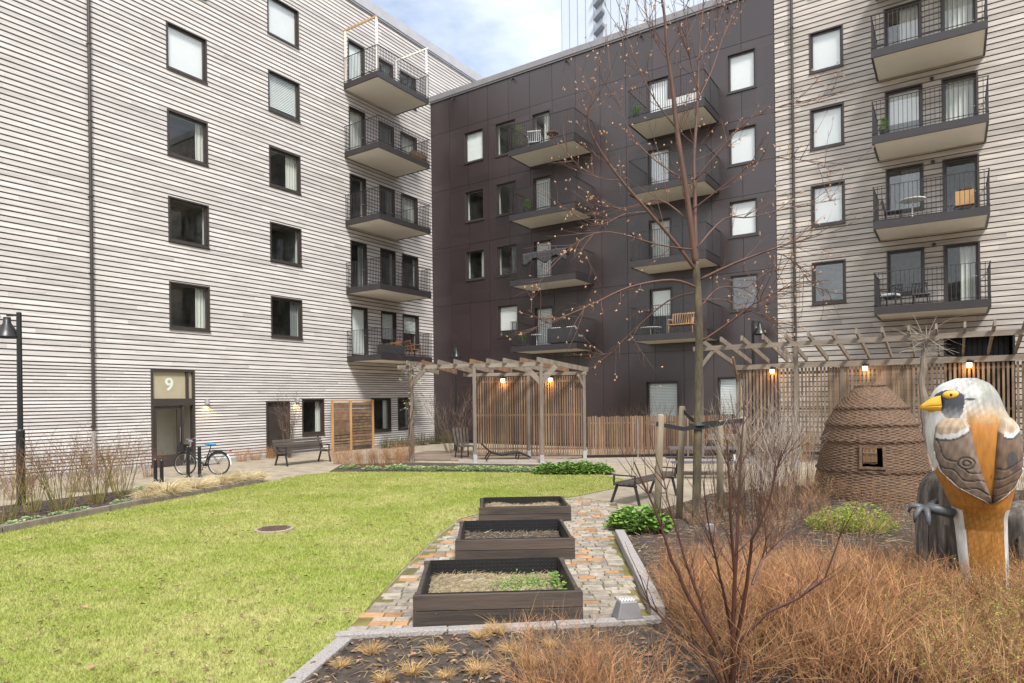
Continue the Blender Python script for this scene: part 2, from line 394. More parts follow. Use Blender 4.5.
def balcony(root, s0, s1, d, zu, step=.095, rail=1.12):
    mb = MB(); e = .055
    SB(mb, s0 + e, s1 - e, .012, d - e, zu + .05, zu + .22)
    SB(mb, s0, s0 + e, .012, d, zu + .0, zu + .25); SB(mb, s1 - e, s1, .012, d, zu, zu + .25); SB(mb, s0 + e, s1 - e, d - e, d, zu, zu + .25)
    o = mb.build('balcony', M['metal'], root)
    f = MB(); SB(f, s0 + e + .004, s1 - e - .004, .02, d - e - .004, zu + .018, zu + .048); f.build('soffit', M['soffit'], o)
    r = MB(); zt = zu + .25 + rail; q = .012
    for z in (zt, zu + .32):
        r.bar((-s0 - q, .01, z), (-s0 - q, d, z), .035, .014); r.bar((-s1 + q, .01, z), (-s1 + q, d, z), .035, .014); r.bar((-s0, d - q, z), (-s1, d - q, z), .035, .014)
    n = int((s1 - s0) / step)
    for k in range(n + 1):
        s = s0 + .015 + (s1 - s0 - .03) * k / n; r.box(-s - .008, -s + .008, d - .022, d - .008, zu + .12, zt)
    n = int(d / step)
    for k in range(n):
        y = .05 + (d - .07) * k / n
        for s in (s0 + .013, s1 - .013): r.box(-s - .008, -s + .008, y - .008, y + .008, zu + .12, zt)
    r.build('railing', M['metal'], o)
    return o

def pipe(root, s, z0, z1, d=.07, r=.05, boot=0):
    mb = MB(); mb.tube([(-s, d, z0 + boot), (-s, d, z1)], r, 10)
    z = z0 + 1.5
    while z < z1: mb.box(-s - r - .008, -s + r + .008, .0, d + r + .006, z, z + .03); z += 2.4
    o = mb.build('downpipe', M['frame'], root)
    if boot:
        b = MB(); b.tube([(-s, d, z0), (-s, d, z0 + boot)], r + .008, 10); b.build('pipe_boot', M['zinc'], o)

# ------------------------------------------------------------------ left building: pale boarded house with entrance 9
LB = empty('apartment_building', CORNER, RZ_L, 'pale grey building clad in narrow horizontal boards with street door 9', 'building')
LZ = [4.79, 7.83, 10.84, 13.84, 16.9]; LT = [6.43, 9.39, 12.41, 15.46, 18.48]; LU = [3.96, 7.0, 10.03, 13.1, 16.15]
holes = [(-14.65, -13.1, 0.0, 3.36), (-10.16, -9.03, 0, 2.24), (-8.43, -7.27, .80, 2.31), (-4.51, -3.2, .75, 2.33), (-2.72, -1.78, .8, 2.36)]
colA = [(-13.98, -12.48, a, b) for a, b in zip(LZ, LT)]; colB = [(-9.88, -8.36, a, b) for a, b in zip(LZ, LT)]
colF = [(-20.4, -18.9, a, b) for a, b in zip(LZ, LT)]
bd1 = [(-5.66, -4.66, u_ + .25, t + .07) for u_, t in zip(LU, LT)]; bd2 = [(-3.78, -2.76, u_ + .25, t + .05) for u_, t in zip(LU, LT)]; bd3 = [(-2.3, -1.12, t - 1.55, t + .05) for t in LT]
holes += colA + colB + colF + bd1 + bd2 + bd3
mb = MB(); boards(mb, -27, 0.0, 3.5, 20.3, .166, .040, holes); boards(mb, 0.0, 6, 17.6, 20.3, .166, .040, []); boards(mb, -27, 0.0, .12, 3.49, .1055, .036, holes)
mb.build('board_cladding', M['pale_board'], LB)
mb = MB(); core(mb, -27, 6, 0, 20.3, holes); mb.build('wall', M['core_dark'], LB)
mb = MB(); SB(mb, -27.05, 6.05, -.6, .05, 20.32, 20.40); SB(mb, -27.05, 6.05, -.6, .09, 20.40, 20.88); SB(mb, -27, 6, -12, -.6, 20.0, 20.7); mb.build('parapet', M['parapet'], LB)
mb = MB(); SB(mb, -27, -14.7, -.03, .03, 0, .11); SB(mb, -13.05, -10.2, -.03, .03, 0, .11); SB(mb, -8.98, 0, -.03, .03, 0, .11); mb.build('plinth', M['concrete'], LB)
pipe(LB, -16.48, 0, 20.35, boot=1.35)
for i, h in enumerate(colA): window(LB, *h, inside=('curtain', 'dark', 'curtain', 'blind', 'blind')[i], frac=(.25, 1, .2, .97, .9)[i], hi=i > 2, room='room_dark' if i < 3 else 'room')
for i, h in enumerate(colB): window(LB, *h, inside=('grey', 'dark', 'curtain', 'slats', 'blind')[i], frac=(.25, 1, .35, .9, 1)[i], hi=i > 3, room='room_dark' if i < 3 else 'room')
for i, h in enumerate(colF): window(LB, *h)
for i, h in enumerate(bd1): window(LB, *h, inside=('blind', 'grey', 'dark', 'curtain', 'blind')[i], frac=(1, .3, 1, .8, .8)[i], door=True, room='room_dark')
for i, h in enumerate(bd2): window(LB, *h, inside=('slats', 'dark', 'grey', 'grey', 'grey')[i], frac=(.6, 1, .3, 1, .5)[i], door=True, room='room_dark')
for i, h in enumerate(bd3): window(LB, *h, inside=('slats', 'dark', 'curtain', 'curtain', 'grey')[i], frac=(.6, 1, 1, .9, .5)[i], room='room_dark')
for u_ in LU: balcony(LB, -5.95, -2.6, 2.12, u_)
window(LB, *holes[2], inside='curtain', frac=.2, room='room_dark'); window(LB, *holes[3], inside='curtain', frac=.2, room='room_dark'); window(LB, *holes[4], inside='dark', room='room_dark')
# plain dark door
mb = MB(); frame_rect(mb, -10.16, -9.03, 0, 2.24, .06, -.15, .014, False)
for k in range(9): SB(mb, -10.09 + k * .111, -10.09 + k * .111 + .105, -.13, -.10, .02, 2.17)
SB(mb, -10.1, -9.09, -.16, -.131, .02, 2.18)
o = mb.build('back_door', M['frame'], LB); h = MB(); h.tube([(9.2, -.1, 1.05), (9.2, -.05, 1.05), (9.33, -.05, 1.05)], .012, 6); h.build('handle', M['zinc'], o)
# entrance 9
mb = MB(); s0, s1, zt = -14.65, -13.1, 3.36
frame_rect(mb, s0, s1, 0, zt, .07, -.2, .02, False); SB(mb, s0 + .07, s1 - .07, -.18, .016, 2.12, 2.36); SB(mb, s1 - .48, s1 - .40, -.17, -.01, 0.02, 2.12); SB(mb, s1 - .30, s1 - .22, -.17, -.01, 2.36, zt - .07)
SB(mb, s1 - .40, s1 - .07, -.15, -.05, .02, .18)
ent = mb.build('entrance', M['frame'], LB)
mb = MB(); frame_rect(mb, s0 + .08, s1 - .49, .03, 2.10, .13, -.12, -.05); SB(mb, s0 + .21, s1 - .62, -.12, -.05, .16, .42); mb.build('door', M['frame'], ent)
mb = MB(); SB(mb, s0 + .21, s1 - .62, -.092, -.08, .421, 1.969); SB(mb, s1 - .40, s1 - .07, -.092, -.08, .181, 2.12); mb.build('door_glass', M['glass'], ent)
mb = MB(); SB(mb, s0 + .07, s1 - .301, -.092, -.08, 2.361, zt - .071); SB(mb, s1 - .219, s1 - .071, -.092, -.08, 2.361, zt - .071); mb.build('transom_screen', M['frost'], ent)
mb = MB(); mb.tube([(-s1 + .555, -.05, .85), (-s1 + .555, .02, .85), (-s1 + .555, .02, 1.35), (-s1 + .555, -.05, 1.35)], .016, 6); mb.build('handle', M['chrome'], ent)
mb = MB(); SB(mb, s0 - .3, s1 + .3, -1.9, -1.85, 0, 3.4); SB(mb, s0 - .3, s0 - .25, -1.85, -.35, 0, 3.4); SB(mb, s1 + .25, s1 + .3, -1.85, -.35, 0, 3.4); SB(mb, s0 - .25, s1 + .25, -1.85, -.35, 3.35, 3.4); SB(mb, s0 - .25, s1 + .25, -1.85, -.35, 0, .02)
mb.build('lobby', M['soffit'], ent)
cu = bpy.data.curves.new('nine', 'FONT'); cu.body = '9'; cu.size = .62; cu.extrude = .004; cu.align_x = 'CENTER'; cu.offset = .012
to = bpy.data.objects.new('nine', cu); col.objects.link(to); dg = bpy.context.evaluated_depsgraph_get(); me = bpy.data.meshes.new_from_object(to.evaluated_get(dg)); bpy.data.objects.remove(to)
me.transform(Matrix(((-1, 0, 0, 13.98), (0, 0, 1, -.074), (0, 1, 0, 2.64), (0, 0, 0, 1)))); me.materials.clear(); me.materials.append(M['number'])
link(bpy.data.objects.new('house_number', me), ent)

# ------------------------------------------------------------------ dark building
DB = empty('dark_apartment_building', CORNER, RZ_D, 'dark plum building of flat metal panels standing between the two boarded ones', 'building')
DU = [4.3, 7.25, 10.2, 13.1]; DT = [6.5, 9.6, 12.57, 15.58]
dh = []
wA = [(2.17, 3.38, 8.17, 9.67), (2.17, 3.38, 11.1, 12.68), (2.17, 3.38, 14.06, 15.65)]
wB = [(4.08, 5.3, 5.2, 6.77), (4.08, 5.3, 8.15, 9.66), (4.08, 5.3, 11.1, 12.7), (4.08, 5.3, 14.0, 15.65)]
dB = [(6.2, 7.22, u_ + .25, t) for u_, t in zip(DU, DT)]
EU = [4.42, 7.38, 10.28, 13.08]; ET = [6.78, 9.67, 12.63, 15.57]
dC = [(11.9, 12.92, u_ + .25, t) for u_, t in zip(EU, ET)]
wD = [(15.25, 16.37, 5.52, 6.97), (15.25, 16.37, 8.42, 9.88), (15.25, 16.37, 11.23, 12.72), (15.25, 16.37, 14.1, 15.65)]
gD = [(11.7, 13.16, .9, 2.9), (14.7, 15.9, .9, 3.0)]
dh = wA + wB + dB + dC + wD + gD
mb = MB(); zs = [.15, 4.1, 7.05, 10.0, 12.98, 15.95, 17.62]
xs = [.015 + 1.215 * k for k in range(15)]
for z0, z1 in zip(zs, zs[1:]):
    for x0, x1 in zip(xs, xs[1:]):
        for r in minus(x0 + .007, x1 - .007, z0 + .007, z1 - .007, dh): SB(mb, r[0], r[1], -.034, random.uniform(-.003, .002), r[2], r[3])
mb.build('metal_panels', M['plum'], DB)
mb = MB(); core(mb, .012, 17.0, 0, 17.7, dh); mb.build('wall', M['plum_core'], DB)
mb = MB(); SB(mb, .012, 17.02, -.5, .06, 17.64, 17.72); SB(mb, .012, 17.02, -.5, .10, 17.72, 17.98); SB(mb, .012, 17.02, -12, -.5, 17.4, 17.6); mb.build('parapet', M['parapet_dark'], DB)
mb = MB()
for s in (1.6, 5.2, 8.1, 11.7, 15.3): mb.tube([(-s, .02, 17.5), (-s, .16, 17.5), (-s, .16, 17.38)], .035, 8)
mb.build('overflow_spout', M['black'], DB)
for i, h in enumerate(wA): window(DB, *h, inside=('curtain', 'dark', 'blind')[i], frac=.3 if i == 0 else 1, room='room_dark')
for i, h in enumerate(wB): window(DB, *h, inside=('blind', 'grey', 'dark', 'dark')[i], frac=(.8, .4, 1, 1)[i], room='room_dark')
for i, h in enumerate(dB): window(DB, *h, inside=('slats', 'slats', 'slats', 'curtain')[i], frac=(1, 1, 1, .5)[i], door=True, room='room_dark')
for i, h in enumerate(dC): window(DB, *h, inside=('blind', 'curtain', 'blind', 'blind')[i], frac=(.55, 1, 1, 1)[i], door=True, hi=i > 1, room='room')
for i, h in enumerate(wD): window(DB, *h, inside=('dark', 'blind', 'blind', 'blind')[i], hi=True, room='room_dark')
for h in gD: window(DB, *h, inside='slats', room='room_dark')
for u_ in DU: balcony(DB, 6.02, 9.36, 1.75, u_)
for u_ in EU: balcony(DB, 11.85, 14.92, 1.85, u_)

# ------------------------------------------------------------------ right building
RB = empty('timber_apartment_building', CORNER, RZ_D, 'weathered tan boarded building rising out of view above the trellis', 'building')
RU = [4.8, 7.58, 10.37, 13.17, 16.0]; RT = [7.18, 10.03, 12.73, 15.6, 18.42]
wR = [(18.25, 19.38, 5.55, 7.09), (18.25, 19.38, 8.4, 9.92), (18.25, 19.38, 11.23, 12.73), (18.25, 19.38, 14.05, 15.55), (18.25, 19.38, 16.85, 18.36)]
wS = [(20.66, 21.78, t - 1.55, t + .02) for t in RT]; dR = [(22.32, 23.32, u_ + .25, t) for u_, t in zip(RU, RT)]
wT = [(27.0, 28.2, t - 1.55, t) for t in RT]
gR = [(22.3, 24.2, 0, 4.2)]
rh = wR + wS + dR + wT + gR
mb = MB(); boards(mb, 17.04, 32, .12, 21, .186, .036, rh); mb.build('board_cladding', M['tan_board'], RB)
mb = MB(); core(mb, 17.02, 32, 0, 21, rh); mb.build('wall', M['core_dark'], RB)
mb = MB(); SB(mb, 17.0, 32.05, -12, .06, 21.01, 21.45); mb.build('parapet', M['parapet'], RB)
mb = MB(); frame_rect(mb, 22.3, 24.2, 0, 4.2, .06, -.3, .01, False); SB(mb, 22.36, 24.14, -1.95, -1.9, 0, 4.14)
for k in range(12): SB(mb, 22.37 + k * .147, 22.37 + k * .147 + .13, -1.3, -1.25, .02, 4.1)
mb.build('passage_gate', M['black'], RB)
pipe(RB, 17.67, 0, 21)
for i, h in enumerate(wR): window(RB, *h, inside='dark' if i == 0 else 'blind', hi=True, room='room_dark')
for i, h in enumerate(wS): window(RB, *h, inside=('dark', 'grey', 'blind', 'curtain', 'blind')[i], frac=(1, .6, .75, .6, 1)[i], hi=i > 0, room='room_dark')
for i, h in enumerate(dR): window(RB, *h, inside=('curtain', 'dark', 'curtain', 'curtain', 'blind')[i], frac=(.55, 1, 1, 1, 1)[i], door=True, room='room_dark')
for i, h in enumerate(wT): window(RB, *h, inside='blind')
for u_ in RU: balcony(RB, 20.42, 23.52, 1.95, u_, step=.12)
mb = MB()
for u_ in RU[1:4]: mb.tube([(-22.05, .0, u_ - .35), (-22.05, .05, u_ - .35)], .06, 10)
mb.build('air_vent', M['frame'], RB)

# ------------------------------------------------------------------ pale tower far behind
tw = empty('tower_block', CORNER + U * 45, RZ_D, 'very pale tall tower with thin upright joints rising behind the dark roof', 'tower')
mb = MB(); SB(mb, -17.1, 26, -20, 0, 0, 85); mb.build('wall', M['tower'], tw)
mb = MB()
for k in range(40): SB(mb, -17.1 + k * 1.1, -17.1 + k * 1.1 + .055, .002, .03, 20, 85)
mb.build('upright_joint', M['towerline'], tw)
mb = MB()
for k in range(28):
    z = 30.3 + k * 1.66; a, b = 12.35, 11.25
    mb.add([(a, .02, z), (b, .02, z + .8), (b, .9, z + .8), (a, .9, z), (a, .02, z + .35), (b, .02, z + 1.2), (b, .9, z + 1.2), (a, .9, z + .35)],
           [(3, 2, 1, 0), (4, 5, 6, 7), (0, 1, 5, 4), (1, 2, 6, 5), (2, 3, 7, 6), (3, 0, 4, 7)])
mb.build('stair_flight', M['towerline'], tw)

# ------------------------------------------------------------------ ground surfaces
def inside(x, y, P):
    c = False; j = len(P) - 1
    for i in range(len(P)):
        if (P[i][1] > y) != (P[j][1] > y) and x < (P[j][0] - P[i][0]) * (y - P[i][1]) / (P[j][1] - P[i][1]) + P[i][0]: c = not c
        j = i
    return c
def inside_np(X, Y, P):
    c = np.zeros(len(X), bool); j = len(P) - 1
    for i in range(len(P)):
        xi, yi = P[i]; xj, yj = P[j]
        if yi != yj:
            q = ((yi > Y) != (yj > Y)) & (X < (xj - xi) * (Y - yi) / (yj - yi) + xi); c ^= q
        j = i
    return c
LAWN = [(-11.4, 3), (-2.16, 3), (-1.78, 5.1), (-1.61, 6.15), (-1.45, 8.5), (-1.2, 11.0), (-1.0, 12.1), (-.5, 12.9), (.4, 13.9), (1.4, 14.75), (2.4, 15.9), (3.05, 17.4), (2.5, 18.9), (.5, 19.5),
        (-2.5, 20.05), (-5.5, 20.35), (-6.35, 19.5), (-6.75, 17.9), (-8.05, 14.0), (-8.7, 11.3), (-10.05, 6)]
BED_L = [(-6.95, 17.95), (-8.2, 14.05), (-8.85, 11.35), (-10.2, 6), (-14, 6), (-12.6, 10.5), (-11.3, 14), (-9.7, 16.8), (-8.2, 18.5)]
BRICKS = [(-1.62, 6.2), (1.34, 6.5), (1.47, 8), (1.58, 10.3), (1.95, 11.8), (2.15, 13.7), (1.5, 14.6), (.4, 13.75), (-.5, 12.75), (-.98, 12.0), (-1.18, 10.9), (-1.43, 8.4)]
BED_R = [(-2.09, 3), (-1.55, 6.05), (1.38, 6.36), (1.60, 8), (1.72, 10.3), (2.2, 12), (4.4, 14.8), (6.5, 16.0), (9.5, 15.8), (14, 13.5), (14, 2), (-2.3, 2)]
BED_F = [(-5.7, 20.5), (-2.5, 20.2), (.5, 19.65), (2.55, 19.1), (2.9, 19.6), (2.6, 20.4), (1.3, 21.8), (-1.3, 22.5), (-3.6, 23.2), (-5.9, 22.8)]

def grassmat(name, g, yl, dk, isl):
    m, n, l, p = newmat(name); p.inputs['Roughness'].default_value = .7; p.inputs['Specular IOR Level'].default_value = .25
    t = n.new('ShaderNodeTexCoord')
    def noise(sc_, det): 
        q = n.new('ShaderNodeTexNoise'); q.inputs['Scale'].default_value = sc_; q.inputs['Detail'].default_value = det; q.inputs['Roughness'].default_value = .6; l.new(t.outputs['Object'], q.inputs['Vector']); return q
    a = noise(.55, 5); b = noise(2.6, 4)
    ra = n.new('ShaderNodeValToRGB'); ra.color_ramp.elements[0].position = .38; ra.color_ramp.elements[1].position = .74; ra.color_ramp.elements[0].color = (*g, 1); ra.color_ramp.elements[1].color = (*yl, 1)
    ad = n.new('ShaderNodeMath'); ad.operation = 'MULTIPLY_ADD'; ad.inputs[1].default_value = .55; l.new(b.outputs['Fac'], ad.inputs[0])
    sb = n.new('ShaderNodeMath'); sb.operation = 'SUBTRACT'; sb.inputs[1].default_value = .27; l.new(a.outputs['Fac'], sb.inputs[0]); l.new(sb.outputs[0], ad.inputs[2]); l.new(ad.outputs[0], ra.inputs[0])
    c = noise(5.5, 3); rc = n.new('ShaderNodeValToRGB'); rc.color_ramp.elements[0].position = .30; rc.color_ramp.elements[1].position = .42
    l.new(c.outputs['Fac'], rc.inputs[0]); mxx = n.new('ShaderNodeMix'); mxx.data_type = 'RGBA'; mxx.inputs['A'].default_value = (*dk, 1); l.new(rc.outputs[0], mxx.inputs['Factor']); l.new(ra.outputs[0], mxx.inputs['B'])
    out = mxx.outputs['Result']
    if isl:
        gg = n.new('ShaderNodeNewGeometry'); hs = n.new('ShaderNodeHueSaturation'); mr = n.new('ShaderNodeMapRange'); mr.inputs['To Min'].default_value = 1 - isl; mr.inputs['To Max'].default_value = 1 + isl
        l.new(gg.outputs['Random Per Island'], mr.inputs['Value']); l.new(mr.outputs[0], hs.inputs['Value']); l.new(out, hs.inputs['Color']); out = hs.outputs[0]
        tr = n.new('ShaderNodeBsdfTranslucent'); l.new(out, tr.inputs['Color']); ms = n.new('ShaderNodeMixShader'); ms.inputs[0].default_value = .35
        l.new(p.outputs[0], ms.inputs[1]); l.new(tr.outputs[0], ms.inputs[2]); l.new(ms.outputs[0], n['Material Output'].inputs['Surface'])
    l.new(out, p.inputs['Base Color']); return m
M['lawn'] = grassmat('lawn_turf', (.26, .31, .06), (.42, .40, .16), (.20, .21, .055), 0)
M['grass'] = grassmat('grass_blade', (.33, .375, .088), (.50, .47, .205), (.27, .29, .075), .3)
sheet('lawn', LAWN, .012, M['lawn'])
for P in (BED_L, BED_R, BED_F): sheet('planting_bed', P, .016, M['soil'])
sheet('brick_path', BRICKS, .008, M['moss'])

def np_mesh(name, V_, T_, m):
    me = bpy.data.meshes.new(name); me.vertices.add(len(V_)); me.vertices.foreach_set('co', V_.astype(np.float32).ravel())
    k = T_.shape[1]; me.loops.add(T_.size); me.loops.foreach_set('vertex_index', T_.astype(np.int32).ravel())
    me.polygons.add(len(T_)); me.polygons.foreach_set('loop_start', np.arange(0, T_.size, k, dtype=np.int32)); me.update(calc_edges=True)
    me.materials.append(m); return link(bpy.data.objects.new(name, me))

def blades(name, P, n, ymin, ymax, h, wid, m, power=1.0, z=.01):
    xs_ = [p[0] for p in P]; Y = ymin * (ymax / ymin) ** rng.random(n * 3); X = rng.uniform(min(xs_), max(xs_), n * 3)
    ok = inside_np(X, Y, P) & (np.abs(X) < Y * .85 + .6); X = X[ok][:n]; Y = Y[ok][:n]; k = len(X)
    a = rng.uniform(0, 2 * np.pi, k); hh = h * rng.uniform(.5, 1.35, k); ww = wid * (.6 + Y * .11) * rng.uniform(.7, 1.3, k); ln = hh * rng.uniform(.1, 1.0, k); la = rng.uniform(0, 2 * np.pi, k)
    ca, sa = np.cos(a) * ww / 2, np.sin(a) * ww / 2; zz = np.full(k, z)
    v0 = np.stack([X - ca, Y - sa, zz], 1); v1 = np.stack([X + ca, Y + sa, zz], 1)
    v2 = np.stack([X + np.cos(la) * ln, Y + np.sin(la) * ln, zz + hh], 1)
    V_ = np.stack([v0, v1, v2], 1).reshape(-1, 3); return np_mesh(name, V_, np.arange(3 * k).reshape(-1, 3), m)
tag(blades('lawn_grass', LAWN, 230000, 4.6, 20.4, .036, .0075, M['grass']), 'short patchy yellow green lawn grass', 'grass', kind='stuff')

def litter(name, regions, n, size, m, z, label, cat):
    mb = MB()
    for _ in range(n):
        P = random.choice(regions)
        for t in range(40):
            Y = random.uniform(4.6, 20) ; Y = 4.6 * (20 / 4.6) ** random.random(); X = random.uniform(-1, 1) * (Y * .8)
            if inside(X, Y, P): break
        else: continue
        a = random.uniform(0, 6.28); s = size * random.uniform(.5, 1.4)
        mb.leaf((X, Y, z + random.uniform(0, .025)), (math.cos(a), math.sin(a), random.uniform(-.2, .35)), (random.uniform(-.4, .4), random.uniform(-.4, .4), 1), s, s * random.uniform(.3, .6), .3)
    return tag(mb.build(name, m), label, cat, kind='stuff')
litter('fallen_leaf', [LAWN], 850, .05, M['leaf_dry'], .03, 'scattered brown dead leaves lying on the lawn', 'leaves')
litter('bed_litter', [BED_R, BED_R, BED_R, BED_L], 5200, .055, M['leaf_dry'], .02, 'brown leaf litter lying over the soil of the planting beds', 'leaves')
mb = MB()
for _ in range(2200):
    for t in range(30):
        Y = 4.6 * (14 / 4.6) ** random.random(); X = random.uniform(-2, 9)
        if inside(X, Y, BED_R): break
    a = random.uniform(0, 6.28); L_ = random.uniform(.05, .22); z0 = random.uniform(.02, .05)
    mb.tube([(X, Y, z0), (X + math.cos(a) * L_ * .5, Y + math.sin(a) * L_ * .5, z0 + random.uniform(0, .03)), (X + math.cos(a + .4) * L_, Y + math.sin(a + .4) * L_, z0 + random.uniform(-.01, .02))], [.002, .0025, .001], 3, False)
tag(mb.build('straw_litter', M['straw']), 'dry straw and broken stems lying on the dark bed soil', 'straw', kind='stuff')
mb = MB()
for _ in range(3000):
    P = random.choice((BED_R, BED_R, BED_R, BED_L, BED_F))
    for t in range(40):
        Y = 4.6 * (23 / 4.6) ** random.random(); X = random.uniform(-.85, .85) * Y
        if inside(X, Y, P): break
    else: continue
    s = random.uniform(.008, .03); mb.blob((X, Y, .014), s, s * random.uniform(.7, 1.2), s * .7, 5, 3, .3)
tag(mb.build('soil_clod', M['soil']), 'crumbly dark clods on the surface of the planting beds', 'soil', kind='stuff')

# bricks
mb = MB(); mb2 = MB(); y = 6.15; row = 0
while y < 14.7:
    x = -1.8 + random.uniform(-.1, .1); dy = random.choice((.105, .12, .14))
    while x < 2.3:
        dx = random.uniform(.15, .26)
        cxx, cyy = x + dx / 2, y + dy / 2
        if inside(cxx, cyy, BRICKS) and inside(x + .02, cyy, BRICKS) and inside(x + dx - .02, cyy, BRICKS):
            t = random.uniform(-.005, .005); g = .007; tilt = random.uniform(-.004, .004); h0 = .022
            q = mb2 if random.random() < .13 else mb
            j = lambda: random.uniform(-.005, .005)
            p = [(x + g + j(), y + g + j()), (x + dx - g + j(), y + g + j()), (x + dx - g + j(), y + dy - g + j()), (x + g + j(), y + dy - g + j())]
            c2 = [(px + (cxx - px) * .06, py + (cyy - py) * .1) for px, py in p]
            vs_ = [(a, b, .006) for a, b in p] + [(a, b, h0 - .006 + t) for a, b in p] + [(a, b, h0 + t + (tilt if a > cxx else -tilt)) for a, b in c2]
            fs = [(0, 1, 5, 4), (1, 2, 6, 5), (2, 3, 7, 6), (3, 0, 4, 7), (4, 5, 9, 8), (5, 6, 10, 9), (6, 7, 11, 10), (7, 4, 8, 11), (8, 9, 10, 11)]
            q.add(vs_, fs)
        x += dx
    y += dy; row += 1
tag(mb.build('brick_paving', M['brick']), kind='structure'); tag(mb2.build('orange_brick_paving', M['brick_o']), kind='structure')

def kerb(pts, wd, h, m, seg=.9):
    mb = MB()
    for a, b in zip(pts, pts[1:]):
        a = Vector((*a, 0)); b = Vector((*b, 0)); L_ = (b - a).length; n = max(1, round(L_ / seg))
        for k in range(n):
            p = a + (b - a) * ((k + .004) / n); q = a + (b - a) * ((k + .996) / n); dz = random.uniform(-.006, .006)
            mb.bar(p + Vector((0, 0, h / 2 + dz)), q + Vector((0, 0, h / 2 + dz)), wd, h)
    return bevel(tag(mb.build('kerb', m), kind='structure'), .008)
kerb([(-2.09, 3.0), (-1.55, 6.02)], .14, .05, M['granite']); kerb([(-1.66, 6.10), (1.42, 6.44)], .12, .055, M['granite'], 1.05)
kerb([(1.42, 6.53), (1.53, 8.1), (1.66, 10.35)], .14, .13, M['granite'], 1.0)
kerb([(-10.15, 6), (-8.78, 11.3), (-8.13, 14.0), (-6.85, 17.9)], .10, .13, M['greywood'], 2.4)
kerb([(-1.9, 23.2), (3.2, 22.6), (8.1, 22.2)], .16, .09, M['granite'], 1.0)

# ------------------------------------------------------------------ raised beds
def raised_bed(cx_, y0, y1, wd, rz, h, label, heap, green=0):
    o = empty('raised_bed', (cx_, (y0 + y1) / 2, .02), R(rz), label, 'raised bed', 'raised vegetable beds on the brick path')
    d = (y1 - y0) / 2; x = wd / 2; t = .045; mb = MB(); b2 = h / 2
    for k in range(2):
        z0, z1 = k * b2 + .003, (k + 1) * b2 - .003
        for sgn in (-1, 1):
            j = random.uniform(-.004, .004)
            mb.box(-x, x, sgn * d - t / 2 + j, sgn * d + t / 2 + j, z0, z1)
            mb.box(sgn * (x - t) - t / 2 + j, sgn * (x - t) + t / 2 + j, -d + t / 2 + .002, d - t / 2 - .002, z0, z1)
    bevel(mb.build('board', M['bedwood'], o), .005)
    for sx in (-1, 1):
        for sy in (-1, 1):
            mb = MB(); mb.box(sx * (x - t) - .035, sx * (x - t) + .035, sy * (d - .06) - .035, sy * (d - .06) + .035, .0, h + .004); bevel(mb.build('corner_post', M['bedwood'], o), .005)
    mb = MB(); i = t / 2 + .004
    xi, yi = x - t - i, d - i
    mb.box(-xi, xi, yi - .006, yi, .02, h + .012); mb.box(-xi, xi, -yi, -yi + .006, .02, h + .006); mb.box(-xi, -xi + .006, -yi + .007, yi - .007, .02, h + .01); mb.box(xi - .006, xi, -yi + .007, yi - .007, .02, h + .01)
    z = .07
    while z < h - .01:
        q = -xi + .04
        while q < xi - .03: mb.blob((q, yi - .006, z), .011, .008, .011, 6, 4); q += .045
        q = -yi + .04
        while q < yi - .03: mb.blob((-xi + .006, q, z), .008, .011, .011, 6, 4); q += .045
        z += .042
    mb.build('liner', M['liner'], o)
    mb = MB(); nx, ny = 44, 32; vs_ = []
    sx0, sy0 = random.uniform(0, 9), random.uniform(0, 9)
    for b in range(ny + 1):
        for a in range(nx + 1):
            fx, fy = a / nx * 2 - 1, b / ny * 2 - 1
            e = max(0, 1 - max(abs(fx), abs(fy)) ** 6)
            zz = h * .42 + e * heap * (.6 + .4 * math.sin(fx * 3 + sx0) * math.cos(fy * 2.3 + sy0)) + random.uniform(-.014, .014)
            vs_.append((fx * (xi - .02), fy * (yi - .02), zz))
    mb.add(vs_, [(b * (nx + 1) + a, b * (nx + 1) + a + 1, (b + 1) * (nx + 1) + a + 1, (b + 1) * (nx + 1) + a) for b in range(ny) for a in range(nx)])
    so = mb.build('soil', M['straw_soil'] if heap > .04 else M['soil'], o)
    mb = MB()
    for _ in range(1500 if heap > .04 else 380):
        k = random.randrange(len(vs_)); p = Vector(vs_[k]) + Vector((random.uniform(-.03, .03), random.uniform(-.03, .03), .004)); a = random.uniform(0, 6.28); L_ = random.uniform(.03, .11)
        mb.tube([p, p + Vector((math.cos(a) * L_, math.sin(a) * L_, random.uniform(-.004, .03)))], [.0022, .001], 3, False)
    tag(mb.build('straw', M['straw'], o), kind='stuff')
    if green:
        mb = MB()
        for _ in range(900):
            px, py = random.gauss(.30, .17), random.gauss(-.05, .16)
            if abs(px) > xi - .05 or abs(py) > yi - .05: continue
            a = random.uniform(0, 6.28); mb.leaf((px, py, h * .42 + heap * .75 + random.uniform(0, .03)), (math.cos(a), math.sin(a), random.uniform(.2, 1.2)), (0, 0, 1), random.uniform(.015, .035), random.uniform(.01, .02))
        for q in ((xi - .1, -.22), (xi - .09, .16), (xi - .13, .05)):
            for _ in range(26):
                a = random.uniform(0, 6.28); mb.leaf((q[0] + random.gauss(0, .03), q[1] + random.gauss(0, .03), h * .42 + random.uniform(.03, .15)), (math.cos(a), math.sin(a), random.uniform(.0, .9)), (0, 0, 1), random.uniform(.03, .055), random.uniform(.025, .04))
        tag(mb.build('weeds', M['leaf'], o), kind='stuff')
raised_bed(-.19, 6.38, 7.72, 1.64, 3, .31, 'nearest dark wooden raised bed with straw and a patch of green weeds', .09, 1)
raised_bed(-.005, 8.92, 10.28, 1.62, 2, .29, 'middle dark wooden raised bed filled with bare grey brown soil', .035)
raised_bed(.19, 11.75, 12.9, 1.64, 2, .26, 'farthest dark wooden raised bed heaped with pale straw', .10)

